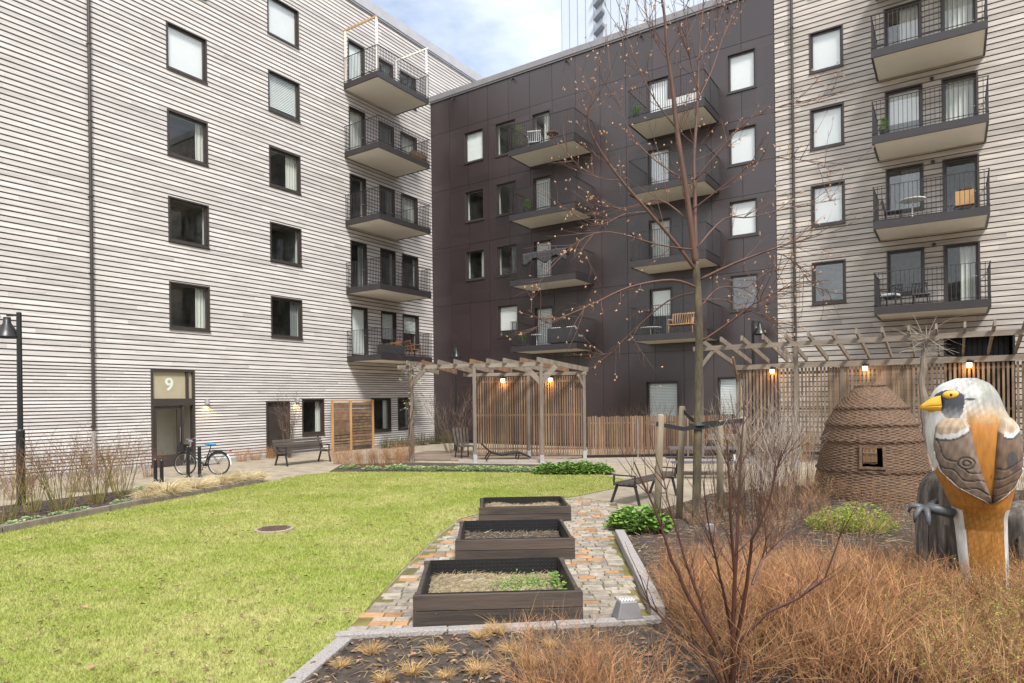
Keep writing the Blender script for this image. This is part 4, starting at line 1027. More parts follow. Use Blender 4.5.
rings, segs = 300, 200; vs_, cs = [], []
for i in range(rings + 1):
    py = 379.6 + (622 - 379.6) * (i / rings); lo, hi = smooth_out(py); cx_ = (lo + hi) / 2; a_ = (hi - lo) / 2
    if py < 384: a_ *= math.sqrt(max(.02, (py - 379) / 5)) * .4 + .6
    for j in range(segs):
        th = 2 * math.pi * j / segs; px = cx_ - a_ * math.sin(th); dd = -a_ * bdepth(py) * math.cos(th)
        vs_.append((bx(px), dd / 122, bz(py))); cs.append((*bcol(px, py, th), 1))
fs = [(i * segs + j, (i + 1) * segs + j, (i + 1) * segs + (j + 1) % segs, i * segs + (j + 1) % segs) for i in range(rings) for j in range(segs)]
fs.append(tuple(range(segs)))
def paintmat():
    m, n, l, p = newmat('carved_paint'); p.inputs['Roughness'].default_value = .42
    a = n.new('ShaderNodeVertexColor'); a.layer_name = 'paint'; t = n.new('ShaderNodeTexCoord'); mpn = n.new('ShaderNodeMapping'); mpn.inputs['Scale'].default_value = (1, 1, .22); l.new(t.outputs['Object'], mpn.inputs[0])
    q = n.new('ShaderNodeTexNoise'); q.inputs['Scale'].default_value = 26; q.inputs['Detail'].default_value = 8; l.new(mpn.outputs[0], q.inputs['Vector'])
    r = n.new('ShaderNodeMapRange'); r.inputs['From Min'].default_value = .3; r.inputs['From Max'].default_value = .7; r.inputs['To Min'].default_value = .72; r.inputs['To Max'].default_value = 1.1; l.new(q.outputs['Fac'], r.inputs[0])
    h = n.new('ShaderNodeHueSaturation'); l.new(r.outputs[0], h.inputs['Value']); l.new(a.outputs['Color'], h.inputs['Color']); l.new(h.outputs[0], p.inputs['Base Color'])
    b = n.new('ShaderNodeBump'); b.inputs['Strength'].default_value = .35; b.inputs['Distance'].default_value = .01; l.new(q.outputs['Fac'], b.inputs['Height']); l.new(b.outputs[0], p.inputs['Normal']); return m
M['paint'] = paintmat()
def painted(name, vs__, fs__, cols, parent):
    mb = MB(); mb.add(vs__, fs__); ob = mb.build(name, M['paint'], parent, True); ca = ob.data.color_attributes.new('paint', 'FLOAT_COLOR', 'POINT')
    ca.data.foreach_set('color', np.array(cols, np.float32).ravel()); return ob
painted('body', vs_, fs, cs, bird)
def bsurf(px, py, off=0):
    lo, hi = smooth_out(py); cx_, a_ = (lo + hi) / 2, (hi - lo) / 2; s = max(-.985, min(.985, (px - cx_) / a_)); return (bx(px) + s * off, -(a_ * bdepth(py) * math.sqrt(1 - s * s)) / 122 - off * math.sqrt(1 - s * s), bz(py))
def wing(L_, R_, p0, p1, kind):
    nr, ncol = 84, 60; vs__, cols, fs__ = [], [], []
    def ev(T, py):
        for (a, b), (c, d) in zip(T, T[1:]):
            if py <= c: return b + (d - b) * max(0, (py - a) / (c - a))
        return T[-1][1]
    for i in range(nr + 1):
        py = p0 + (p1 - p0) * i / nr; l_, r_ = ev(L_, py), ev(R_, py)
        for j in range(ncol + 1):
            f = j / ncol; px = l_ + (r_ - l_) * f; e = min(f, 1 - f, i / nr * 1.4, (1 - i / nr) * 1.4); o_ = .012 + .05 * min(1, e * 7) ** .5
            out_e = f if kind < 0 else 1 - f
            wob = 2.2 * math.sin(px * .23 + py * .11)
            if kind < 0: dd = math.hypot((px - 992) * .95, py - 418) + wob; sw = math.hypot(px - 967, (py - 462) * 1.25); line = (abs((dd % 8.5) - 4.2) < .62 and dd > 52 and sw > 8) or abs(sw - 7) < .7 or abs(sw - 3.2) < .6
            else: dd = math.hypot((px - 985) * .95, py - 420) + wob; line = abs((dd % 8.5) - 4.2) < .6 and dd > 40
            out_e = f if kind < 0 else 1 - f
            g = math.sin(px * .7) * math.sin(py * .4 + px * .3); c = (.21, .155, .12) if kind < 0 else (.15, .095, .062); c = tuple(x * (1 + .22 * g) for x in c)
            sh = 437 + (f - .35) ** 2 * -26 + (0 if kind < 0 else -2)
            if py > sh + 4 and line: c = (.06, .05, .045); o_ -= .008
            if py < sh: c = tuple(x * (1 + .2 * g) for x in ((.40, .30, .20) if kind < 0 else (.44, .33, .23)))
            if abs(py - sh) < 2.4 + .8 * g and .10 < f < .95: c = (.56, .55, .53)
            if abs(py - sh - 3.4) < .8 and .10 < f < .95: c = (.06, .05, .045)
            if kind > 0 and (px - 1004) ** 2 / 20 + (py - 459) ** 2 / 90 < 1 and not line: c = (.07, .06, .06)
            if out_e < .10 + max(0, py - 470) * .002 and py > 452: c = (.70, .69, .66); o_ += .01
            elif out_e < .14 + max(0, py - 470) * .002 and py > 452: c = (.05, .042, .04)
            vs__.append(bsurf(px, py, o_)); cols.append((*c, 1))
    W1 = ncol + 1
    for i in range(nr):
        for j in range(ncol): fs__.append((i * W1 + j, (i + 1) * W1 + j, (i + 1) * W1 + j + 1, i * W1 + j + 1))
    n0 = len(vs__); idx = [j for j in range(W1)] + [i * W1 + ncol for i in range(1, nr + 1)] + [nr * W1 + j for j in range(ncol - 1, -1, -1)] + [i * W1 for i in range(nr - 1, 0, -1)]
    for q in idx:
        i, j = divmod(q, W1); py = p0 + (p1 - p0) * i / nr; l_, r_ = ev(L_, py), ev(R_, py); vs__.append(bsurf(l_ + (r_ - l_) * j / ncol, py, -.03)); cols.append((.1, .08, .06, 1))
    k = len(idx)
    for a in range(k): b = (a + 1) % k; fs__.append((idx[a], idx[b], n0 + b, n0 + a))
    return painted('wing', vs__, fs__, cols, bird)
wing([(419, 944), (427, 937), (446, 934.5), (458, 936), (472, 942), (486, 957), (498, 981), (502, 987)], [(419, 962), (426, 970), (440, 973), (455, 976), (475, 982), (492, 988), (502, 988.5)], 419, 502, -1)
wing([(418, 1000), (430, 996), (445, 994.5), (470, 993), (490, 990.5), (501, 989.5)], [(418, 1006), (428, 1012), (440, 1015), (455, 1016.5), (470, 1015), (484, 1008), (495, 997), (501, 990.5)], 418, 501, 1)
mb = MB(); mb.m = 0   # beak: cone with a mouth line, pointing left
for zu_, tip, sgn in ((bz(395.5), 408.5, 1), (bz(415), 409.3, -1)):
    n = 18; zc = bz(406.8); yc = -.13; base = []
    for j in range(n):
        a = math.pi * j / (n - 1); base.append((bx(942) - .012 * math.sin(a), yc - .115 * math.cos(a), zc + math.sin(a) * (zu_ - zc)))
    mid = [(bx(930), yc * .9 + (y - yc) * .70, bz(407.4) + (z - zc) * .72) for x, y, z in base]; m2 = [(bx(922), yc * .8 + (y - yc) * .34, bz(408.2) + (z - zc) * .34) for x, y, z in base]; tipv = [(bx(915.5), yc * .75, bz(tip))]
    b0 = len(mb.v); mb.v += base + mid + m2 + tipv
    for j in range(n - 1):
        for q in (0, n): mb.f.append((b0 + q + j, b0 + q + j + 1, b0 + q + n + j + 1, b0 + q + n + j)); mb.mi.append(0)
        mb.f.append((b0 + 2 * n + j, b0 + 2 * n + j + 1, b0 + 3 * n)); mb.mi.append(0)
    for q in (0, n): mb.f.append((b0 + q, b0 + q + n, b0 + q + 2 * n - 1, b0 + q + n - 1)); mb.mi.append(0)
    mb.f.append((b0 + 2 * n, b0 + 3 * n, b0 + 3 * n - 1)); mb.mi.append(0)
M['beak'] = mat('beak_paint', (.78, .47, .045), (.66, .36, .03), 9, rough=.45)
mb.build('beak', M['beak'], bird, True)
for sgn in (1, -1):
    x, y, z = bsurf(951.5, 396, .0); y *= sgn
    mb = MB(); mb.blob((x, y, z), .074, .024, .042, 18, 8); ey = mb.build('eye', M['beak'], bird, True)
    mb = MB(); mb.blob((x, y - .014 * sgn, z), .018, .014, .018, 12, 6); pu = mb.build('pupil', M['black'], ey, True)
mb = MB(); fx, fy, fz = bx(921), -.18, bz(511)       # foot clutching the stump beside it
mb.tube([(bx(952), -.10, bz(515)), (bx(935), -.16, bz(511)), (fx, fy, fz)], [.05, .055, .045], 8)
for dx, dy, dz in ((-.08, -.03, .02), (-.05, -.10, -.06), (.02, -.12, -.09), (.06, .06, .09)):
    p = Vector((fx + .02, fy, fz)); mb.tube([p, p + Vector((dx, dy, dz * .3 + .02)), p + Vector((dx * 1.6, dy * 1.3, dz)), p + Vector((dx * 1.8, dy * 1.35, dz - .07))], [.038, .032, .024, .006], 8)
M['claw'] = mat('claw_paint', (.10, .105, .115), (.05, .052, .058), 12, rough=.5); mb.build('foot', M['claw'], bird, True)
def stump(loc, r, h, label, lean=0):
    o = empty('carved_stump', loc, 0, label, 'stump'); vs__ = []; n = 40; k = 22
    for i in range(k + 1):
        f = i / k; z = h * f; rr = r * (1.06 - .12 * f) * (1 if f < .8 else math.sqrt(max(.02, 1 - ((f - .8) / .215) ** 2)))
        for j in range(n):
            a = 2 * math.pi * j / n; q = rr * (1 + .06 * math.sin(2 * a + 1 + z * 2) + .05 * math.sin(3 * a + 2 - z * 3.5) + .03 * math.sin(7 * a + z * 3) + .015 * math.sin(17 * a + z * 2) + random.uniform(-.008, .008)); vs__.append((q * math.cos(a) + lean * f, q * math.sin(a), z))
    mb = MB(); mb.add(vs__, [(i * n + j, i * n + (j + 1) % n, (i + 1) * n + (j + 1) % n, (i + 1) * n + j) for i in range(k) for j in range(n)] + [tuple(k * n + j for j in range(n))])
    mb.build('trunk', M['log'], o, True)
    mb = MB()
    for j in range(14):
        a = 2 * math.pi * j / 14 + random.uniform(-.2, .2); mb.bar((math.cos(a) * r * 1.05 + lean * .1, math.sin(a) * r * 1.05, .1), (math.cos(a) * r * .985 + lean * .75, math.sin(a) * r * .985, h * random.uniform(.55, .75)), .012, .03)
    mb.build('bark_ridge', M['log'], o)
stump((4.70, 7.14, .016), .27, 1.37, 'rounded dark log under the claw of the painted bird')
stump((5.72, 7.3, .016), .32, .98, 'flat dark log at the right edge behind the painted bird')

# ------------------------------------------------------------------ plants
def twig(mb, p, d, L_, r, seg=4, bend=.25, grav=0.0, n=3):
    pts = [Vector(p)]; d = Vector(d).normalized()
    for k in range(seg):
        d = (d + Vector((random.uniform(-bend, bend), random.uniform(-bend, bend), random.uniform(-bend, bend) - grav)) * (1.0 / seg * 2)).normalized(); pts.append(pts[-1] + d * (L_ / seg))
    mb.tube(pts, [r * (1 - .75 * k / seg) for k in range(seg + 1)], n, False); return pts
def shrub_mesh(n, h, base, spread, r, kids, kl, mats, hvar=.3, tipfrac=0, nb=3, bend=.22, leafmat=False, leaves=0):
    mb = MB()
    for _ in range(n):
        a = random.uniform(0, 6.283); q = base * math.sqrt(random.random()); p = (q * math.cos(a), q * math.sin(a), 0)
        t = spread * math.sqrt(random.random()); b = a + random.uniform(-.7, .7); d = Vector((math.cos(b) * t, math.sin(b) * t, 1)); L_ = h * random.uniform(1 - hvar, 1 + hvar * .4)
        mb.m = 0; pts = twig(mb, p, d, L_, r * random.uniform(.6, 1.2), 5, bend)
        if tipfrac: mb.m = 1
        for k in range(kids):
            i = random.choice((2, 3, 4)) if kids else 3; q = pts[i] + (pts[i + 1] - pts[i]) * random.random(); dd = (pts[i + 1] - pts[i]).normalized() + Vector((random.uniform(-.95, .95), random.uniform(-.95, .95), random.uniform(-.4, .5)))
            pt2 = twig(mb, q, dd, kl * random.uniform(.5, 1.3), r * .55, 3, .3)
            if leaves and random.random() < leaves:
                mb.m = len(mats) - 1
                for z in pt2[1:]:
                    for _q in range(2): e = random.uniform(0, 6.28); mb.leaf(z, (math.cos(e), math.sin(e), random.uniform(-.2, .8)), (0, 0, 1), random.uniform(.012, .026), .010)
                mb.m = 1 if tipfrac else 0
    return mb.mesh('branches', mats)
def plant(name, mesh, loc, s, label, cat, group=None, part='stems', sz=None):
    o = bpy.data.objects.new(name, mesh); o.location = loc; o.rotation_euler = (0, 0, random.uniform(0, 6.28)); z = sz or s; o.scale = (s, s, z); link(o)
    return tag(o, label, cat, group)

orange = [shrub_mesh(58, .72, .24, .8, .0046, 8, .27, [M['orange_twig']], bend=.55) for _ in range(3)] + [shrub_mesh(54, .72, .24, .8, .0046, 8, .27, [M['orange_twig'], M['tan_twig']], tipfrac=1, bend=.58) for _ in range(2)]
yell = [shrub_mesh(54, .68, .24, .8, .0046, 8, .24, [M['orange_twig'], M['tan_twig'], M['leaf_lime']], tipfrac=1, bend=.44, leaves=.28) for _ in range(2)]
GL = 'leafless orange brown shrub in the dense thicket filling the near right bed'
pts_ = []
def clear(x, y, rad):
    return all((x - a) ** 2 + (y - b) ** 2 > rad * rad for a, b in pts_)
tries = 0
while len(pts_) < 96 and tries < 9000:
    tries += 1; y = 4.3 + 5.0 * random.random() ** 1.2; x = random.uniform(.1, 7.4)
    if x > y * .86 + .3: continue
    if y > 4.95 and x < 1.62 + max(0, y - 6.6) * .15: continue
    if y > 5.2 and x < .45: continue
    if y > 7.75 - max(0, x - 4.2) * .3: continue
    if y < 4.95 and .9 < x < 2.3: continue
    if (x - BX) ** 2 + (y - BY) ** 2 < .42 ** 2 or (x - 4.7) ** 2 + (y - 7.14) ** 2 < .42 ** 2 or (x - 5.72) ** 2 + (y - 7.3) ** 2 < .45 ** 2: continue
    if not clear(x, y, .36): continue
    pts_.append((x, y))
for x, y in pts_:
    yl = x > 2.9 and y < 5.9 and random.random() < .8
    s = random.uniform(.78, 1.05) * (1 if y < 5.6 else 1 - min(.32, (y - 5.6) * .16))
    if x < 1.6 and y < 5.6: s *= .78
    if 3.6 < x < 5.4 and y < 6.6: s *= .9
    plant('thicket_shrub', random.choice(yell if yl else orange), (x, y, .01), s, 'leafless orange shrub with small lime leaves in the near right corner' if yl else GL, 'shrub', 'budding lime leaved shrubs in the near right corner' if yl else 'leafless orange shrubs in the near right bed')
# purple-red shrubs at the back of the thicket
redm = [shrub_mesh(70, .75, .2, .5, .0034, 4, .15, [M['red_twig']]) for _ in range(2)]
for px, Y in ((672, 8.3), (700, 8.1), (730, 8.4), (765, 8.2), (800, 8.3)):
    p = at(px, 500, Y); plant('red_shrub', random.choice(redm), (p.x, Y, .01), random.uniform(.6, .8), 'low purple red leafless shrub along the back edge of the orange thicket', 'shrub', 'purple red shrubs behind the thicket')

# big open shrub in the foreground
o = empty('bare_shrub', (1.55, 4.8, .01), 0, 'tall open red brown shrub with thick forking stems in the near foreground', 'shrub'); mb = MB()
def stems(mb, lists, Y0, rads, side=14, sl=.28, r2=.0035, origin=None):
    for L_, r in zip(lists, rads):
        dy = random.uniform(-.35, .35); pts = []
        for k, (px, py) in enumerate(L_): pts.append(at(px, py, Y0 + dy * k / max(1, len(L_) - 1)) - origin)
        sm = []
        for a, b in zip(pts, pts[1:]):
            for t in (0, .33, .66): sm.append(a.lerp(b, t) + Vector((random.uniform(-.004, .004), 0, random.uniform(-.004, .004))))
        sm.append(pts[-1]); n = len(sm); mb.tube(sm, [r * (1 - .75 * k / (n - 1)) for k in range(n)], 6)
        for _ in range(side):
            k = random.randrange(n // 3, n - 1); d = (sm[k + 1] - sm[k]).normalized() + Vector((random.uniform(-.8, .8), random.uniform(-.8, .8), random.uniform(-.1, .6)))
            q = twig(mb, sm[k], d, sl * random.uniform(.4, 1.3), r2, 4, .25, 0, 4)
            if random.random() < .6: twig(mb, q[2], (q[3] - q[2]).normalized() + Vector((random.uniform(-.6, .6), random.uniform(-.6, .6), .2)), sl * .5, r2 * .6, 3, .25, 0, 3)
CS = [[(732, 700), (733, 640), (735, 575), (731, 520), (727, 440)], [(731, 690), (737, 640), (747, 585), (752, 540), (768, 505), (782, 450)], [(731, 685), (740, 640), (768, 612), (800, 598), (825, 578), (845, 520)],
      [(731, 690), (715, 640), (690, 600), (672, 560), (655, 510), (634, 462)], [(735, 575), (738, 520), (742, 440), (745, 400)], [(712, 635), (700, 600), (685, 560), (668, 500), (662, 470)], [(733, 640), (725, 600), (716, 560), (708, 520), (703, 480)],
      [(731, 700), (705, 655), (675, 630), (650, 605), (640, 575)], [(752, 585), (762, 560), (775, 545), (800, 520)]]
stems(mb, CS, 4.8, [.022, .020, .017, .020, .015, .014, .013, .014, .012], 12, .36, .0045, Vector((1.55, 4.8, .01)))
mb.build('branches', M['dark_twig'], o)
# tall reddish shrubs behind the stakes, before the long pergola
tall = [shrub_mesh(26, 2.1, .22, .28, .008, 7, .38, [M['twig'], M['pale_twig']], tipfrac=1, bend=.16) for _ in range(2)]
for px, Y, s, lab in ((752, 10.4, 1.0, 'tall upright reddish bare shrub right behind the rightmost tree stake'), (775, 11.6, .95, 'tall upright reddish bare shrub between the tree stakes and the wicker hut'), (722, 12.6, .9, 'tall upright bare shrub before the picnic table'), (800, 12.6, .85, 'tall bare shrub nearest to the left side of the wicker hut')):
    p = at(px, 500, Y); plant('upright_shrub', random.choice(tall), (p.x, Y, .01), s * .8, lab, 'shrub', sz=s)
low = [shrub_mesh(60, .9, .3, .7, .004, 6, .2, [M['brown_twig'], M['tan_twig']], tipfrac=1) for _ in range(2)]
for px, Y, s, lab in ((770, 12.9, .9, 'low spreading brown shrub in the bed left of the wicker hut'), (738, 14.0, .8, 'low spreading brown shrub in front of the picnic table'), (1005, 10.5, 1.5, 'tall tan shrub at the right edge behind the painted bird'), (1018, 12.5, 1.6, 'tan shrub against the trellis at the right edge'), (806, 14.3, .7, 'low brown shrub touching the left foot of the wicker hut')):
    p = at(px, 500, Y); plant('brown_shrub', random.choice(low), (p.x, Y, .01), s, lab, 'shrub')
EX = [(3.0, 9.9), (3.5, 9.3), (4.3, 10.2), (4.6, 9.2), (5.0, 11.4), (5.6, 12.4), (6.2, 13.0), (4.1, 12.9), (5.2, 13.7), (6.4, 11.3), (6.9, 10.4), (6.0, 9.8), (7.8, 12.3), (7.3, 9.2), (4.9, 14.2), (6.3, 14.6), (9.2, 13.0)]
for x, y in EX:
    plant('mixed_twig_shrub', random.choice(low + redm), (x + random.uniform(-.15, .15), y + random.uniform(-.15, .15), .01), random.uniform(.55, .9), 'low bare twiggy shrub on the litter covered soil between tree stakes and wicker hut', 'shrub', 'low bare shrubs between the stakes and the hut')
for k, (x, y) in enumerate(((3.95, 10.0), (4.15, 10.9), (4.6, 11.9), (5.4, 12.9))):
    plant('tall_twig_shrub', random.choice(tall), (x, y, .01), random.uniform(.5, .65), 'tall thin bare stems rising from the soil between tree stakes and wicker hut', 'shrub', 'tall bare stems between the stakes and the hut', sz=random.uniform(.75, 1.0))
mb = MB()
for _ in range(1800):
    y = random.uniform(7.6, 15); x = random.uniform(1.8, 9.5)
    if not inside(x, y, BED_R): continue
    a = random.uniform(0, 6.28); L_ = random.uniform(.06, .24); z0 = random.uniform(.02, .05)
    mb.tube([(x, y, z0), (x + math.cos(a) * L_, y + math.sin(a) * L_, z0 + random.uniform(-.01, .05))], [.004, .002], 3, False)
tag(mb.build('twig_litter', M['straw']), 'pale dry stems scattered over the soil near the wicker hut', 'straw', kind='stuff')
wall_grass = [shrub_mesh(160, 1.0, .35, .35, .003, 3, .25, [M['tan_twig']]) for _ in range(2)]
for k in range(12):
    q = RPX + V * (-2.2 + k * 1.0) + Vector((-V.y, V.x, 0)) * 2.0 + Vector((random.uniform(-.2, .2), random.uniform(-.2, .2), 0)); plant('dry_climber', random.choice(wall_grass), (q.x, q.y, 0), random.uniform(.7, 1.15), 'dry tan stems growing up against the long trellis', 'dry plant', 'dry tan plants along the trellis')
# left bed shrubs
lsh = [shrub_mesh(34, 1.55, .20, .46, .0085, 5, .45, [M['green_twig'], M['red_twig']], tipfrac=1, bend=.2) for _ in range(3)]
for px, py, s, lab in ((3, 522, .85, 'green stemmed leafless shrub at the left picture edge beside the lamp'), (33, 512, .75, 'small green stemmed shrub just right of the tall lamp post'), (62, 511, 1.0, 'broad green stemmed shrub between the lamp post and the downpipe'), (96, 503, .95, 'green stemmed shrub standing in front of the downpipe'), (122, 497, .95, 'green stemmed shrub nearest to the street door')):
    Y = CAM_H * FOC / (py - 404); p = at(px, py, Y); plant('dogwood_shrub', random.choice(lsh), (p.x, Y, .01), s, lab, 'shrub')
rs = shrub_mesh(60, .85, .25, .6, .004, 4, .25, [M['red_twig']])
for px, py, s, lab in ((150, 478, .9, 'small reddish shrub beside the bollards by the street door'), (20, 498, 1.0, 'reddish shrub behind the lamp at the foot of the pale wall'), (78, 492, 1.0, 'reddish shrub at the foot of the pale wall near the downpipe'), (112, 486, .9, 'reddish shrub at the foot of the pale wall right of the downpipe')):
    Y = CAM_H * FOC / (py - 404); p = at(px, py, Y); plant('red_shrub', rs, (p.x, Y, .01), s, lab, 'shrub')
# pale dry grass mounds along the left kerb
def mound_mesh(n, h, base, droop, m, w=.004):
    mb = MB()
    for _ in range(n):
        a = random.uniform(0, 6.28); q = base * random.random(); p = Vector((q * math.cos(a), q * math.sin(a), 0)); d = Vector((math.cos(a), math.sin(a), random.uniform(.9, 2.6))).normalized(); L_ = h * random.uniform(.7, 1.5); pts = [p]
        for k in range(5): d = (d + Vector((random.uniform(-.12, .12), random.uniform(-.12, .12), -droop * (k + 1) / 5))).normalized(); pts.append(pts[-1] + d * L_ / 5)
        pts = [Vector((z.x, z.y, max(.01, z.z))) for z in pts]
        mb.tube(pts, [w, w, w * .9, w * .7, w * .5, w * .2], 3, False)
    return mb.mesh('blades', m)
mm = [mound_mesh(420, .40, .15, .42, M['drygrass'], .005) for _ in range(3)]
A_, B_ = Vector((-8.15, 14.75, .01)), Vector((-7.05, 18.2, .01))
for k in range(9):
    p = A_.lerp(B_, k / 8) + Vector((random.uniform(-.12, .05), 0, 0)); plant('grass_mound', random.choice(mm), p, random.uniform(.75, 1.1), 'pale dry arching grass mound along the kerb below the bicycle', 'dry grass', 'pale dry grass mounds along the left kerb')
# golden cut tufts in the near bed
tf = [mound_mesh(150, .13, .07, .35, M['drytuft'], .002) for _ in range(3)]
tl = []
for px, py in ((372, 655), (340, 668), (436, 655), (480, 640), (412, 676), (446, 680), (510, 655), (385, 683), (478, 676), (497, 636), (530, 668), (550, 650)):
    Y = CAM_H * FOC / (py - 400); p = at(px, py, Y); plant('grass_tuft', random.choice(tf), (p.x, Y, .012), random.uniform(.55, .95), 'clipped golden grass tuft on the dark soil of the near bed', 'grass tuft', 'golden grass tufts in the near bed')
# leafy clumps
def leafy(n, rad, h, ln, wd, m, flat=.6):
    mb = MB()
    for _ in range(n):
        a = random.uniform(0, 6.28); q = rad * math.sqrt(random.random()); z = h * (1 - (q / rad) ** 2 * .7) * random.uniform(.35, 1); b = a + random.uniform(-.9, .9); p = (q * math.cos(a), q * math.sin(a), z)
        mb.leaf(p, (math.cos(b), math.sin(b), random.uniform(-.1, .6)), (random.uniform(-.3, .3), random.uniform(-.3, .3), 1), ln * random.uniform(.6, 1.2), wd * random.uniform(.7, 1.2), .2)
        if random.random() < .25: mb.tube([(q * .6 * math.cos(a), q * .6 * math.sin(a), 0), p], .004, 3, False)
    return mb.mesh('leaves', m)
bg_ = [leafy(420, .42, .34, .13, .10, M['leaf']) for _ in range(2)]
for px, py, s, lab in ((640, 529, 1.15, 'large bright green leafy clump spilling over the path edge by the tree stakes'),):
    p = at(px, py, 10.95); plant('leafy_clump', bg_[0], (p.x, 10.95, .01), s, lab, 'plant')
for px, Y, s in ((548, 19.25, .9), (566, 19.2, 1.0), (584, 19.15, 1.0), (600, 19.1, .85)):
    p = at(px, 470, Y); plant('leafy_clump', bg_[1], (p.x, Y, .01), s, 'bright green leafy clump at the right end of the far lawn edge', 'plant', 'green leafy clumps at the far lawn edge')
pl_ = [leafy(170, .32, .14, .10, .05, M['leaf_pale']) for _ in range(2)]
for px, Y in ((350, 21.4), (372, 20.9), (398, 20.9), (415, 20.7), (432, 20.5), (446, 20.5), (460, 20.45), (474, 20.4), (488, 20.35), (502, 20.2), (514, 20.0), (526, 19.9)):
    p = at(px, 470, Y); plant('ground_plant', random.choice(pl_), (p.x, Y, .01), random.uniform(.8, 1.2), 'pale green low plant in the soil strip along the far lawn edge', 'plant', 'pale green plants at the far lawn edge')
for px, py in ((32, 520), (58, 515), (80, 512), (122, 504), (144, 490), (150, 494), (16, 526)):
    Y = CAM_H * FOC / (py - 404); p = at(px, py, Y); plant('ground_plant', random.choice(pl_), (p.x, Y, .01), random.uniform(.5, .75), 'small pale green plant on the soil of the left bed', 'plant', 'small pale plants in the left bed')
lt = leafy(560, .46, .42, .085, .020, M['leaf_lime'])
for px, Y, s, lab in ((835, 10.7, .9, 'bright lime green grassy tuft in front of the wicker hut, left part'), (862, 10.6, 1.1, 'bright lime green grassy tuft in front of the wicker hut, right part')):
    p = at(px, 530, Y); plant('lime_tuft', lt, (p.x, Y, .01), s, lab, 'plant')
# low shrubs by the far left wall
hd = [leafy(700, .5, .75, .05, .03, mat('olive_leaf', (.13, .125, .05), (.075, .07, .035), 7, rough=.7, island=.4)) for _ in range(2)]
for s_, d_, z in ((-4.3, .75, .85), (-3.6, .8, .8), (-2.9, .8, .85), (-2.1, .9, .9), (-1.2, 1.0, .9), (-.4, 1.2, 1.0)):
    p = CORNER + U * s_ + V * d_; plant('hedge_shrub', random.choice(hd), (p.x, p.y, 0), z, 'low olive green shrub at the foot of the pale wall under its far windows', 'shrub', 'olive shrubs under the far windows')
hd2 = shrub_mesh(150, .85, .3, .5, .004, 4, .18, [M['tan_twig'], M['orange_twig']], tipfrac=1)
for px, py in ((352, 467), (366, 468), (380, 467), (394, 467), (340, 464), (404, 463)):
    Y = CAM_H * FOC / (py - 401); p = at(px, py, Y); plant('tan_shrub', hd2, (p.x, Y, .01), random.uniform(.65, .85), 'low tan leafless shrub in the strip between the bench and the vine post', 'shrub', 'tan shrubs at the far lawn corner')
p = CORNER + U * -9.75 + V * .8; ws = shrub_mesh(26, 2.35, .12, .16, .011, 8, .4, [M['brown_twig']], bend=.2); plant('bare_shrub', ws, p, 1, 'tall bare brown shrub growing in front of the plain dark door', 'shrub')
for s_, lab in ((-11.6, 'first small dry shrub from the left at the wall foot'), (-11.0, 'middle small dry shrub at the wall foot'), (-10.3, 'small dry shrub at the wall foot next to the dark door')):
    p = CORNER + U * s_ + V * .5; plant('tan_shrub', hd2, p, .55, lab, 'shrub')
p = at(455, 450, 26.6); plant('bare_shrub', shrub_mesh(40, 2.3, .35, .5, .010, 8, .5, [M['brown_twig']], bend=.25), (p.x, 26.6, 0), 1, 'bare brown shrub behind the left bay of the pergola', 'shrub')
vm = shrub_mesh(50, 1.0, .3, .8, .006, 6, .4, [M['brown_twig']], bend=.4)
for px, Y, lab in ((628, 25.6, 'bare twiggy shrub rising behind the low fence, left of the ground window'), (668, 25.4, 'bare twiggy shrub rising behind the low fence under the ground window'), (712, 25.2, 'bare twiggy shrub behind the right end of the low fence')):
    p = at(px, 450, Y); plant('bare_shrub', vm, (p.x, Y, 0), 1.0, lab, 'shrub', sz=1.75)

# vine covered posts
def vine_post(loc, h, label, top=0.4, leaves=40):
    o = empty('vine', loc, 0, label, 'vine'); mb = MB()
    for k in range(7):
        ph = random.uniform(0, 6.28); r = random.uniform(.07, .12); pts = []
        for i in range(26):
            z = h * i / 25; a = ph + z * random.uniform(1.4, 1.8) + math.sin(z * 2 + k); pts.append((r * math.cos(a) + random.uniform(-.012, .012), r * math.sin(a), z))
        mb.tube(pts, [.016 - .006 * i / 25 for i in range(26)], 5)
    for _ in range(70):
        z = h * random.uniform(.25, 1.0); a = random.uniform(0, 6.28); twig(mb, (math.cos(a) * .08, math.sin(a) * .08, z), (math.cos(a), math.sin(a), random.uniform(-.5, .8)), top * random.uniform(.4, 1.4), .006, 4, .4, .05)
    for _ in range(26):
        a = random.uniform(0, 6.28); twig(mb, (math.cos(a) * .06, math.sin(a) * .06, h), (math.cos(a), math.sin(a), random.uniform(-.1, .9)), top * random.uniform(.8, 2.0), .008, 5, .45, .1)
    mb.build('stems', M['pale_twig'] if leaves == 0 else M['brown_twig'], o)
    if leaves:
        mb = MB()
        for _ in range(leaves): z = h * random.uniform(.5, 1.05); a = random.uniform(0, 6.28); q = random.uniform(.1, .5); mb.leaf((q * math.cos(a), q * math.sin(a), z), (math.cos(a), math.sin(a), -.3), (0, 0, 1), .10, .06)
        mb.build('leaves', M['leaf_pale'], o)
    return o
vine_post((-3.6, 23.55, 0), 3.35, 'climbing vine wound round the left front post of the pergola', .45, 70)
q = RPX + V * 3.35
o = empty('gnarled_post', q, 0, 'rough grey tree trunk post crowned with bare twigs in front of the long trellis', 'post'); mb = MB()
pts = [(random.uniform(-.03, .03) + .05 * math.sin(k * .5), random.uniform(-.02, .02), 3.72 * k / 14) for k in range(15)]; mb.tube(pts, [.13 - .004 * k + .012 * math.sin(k * 1.9) for k in range(15)], 9); mb.build('trunk', M['greywood'], o)
mb = MB()
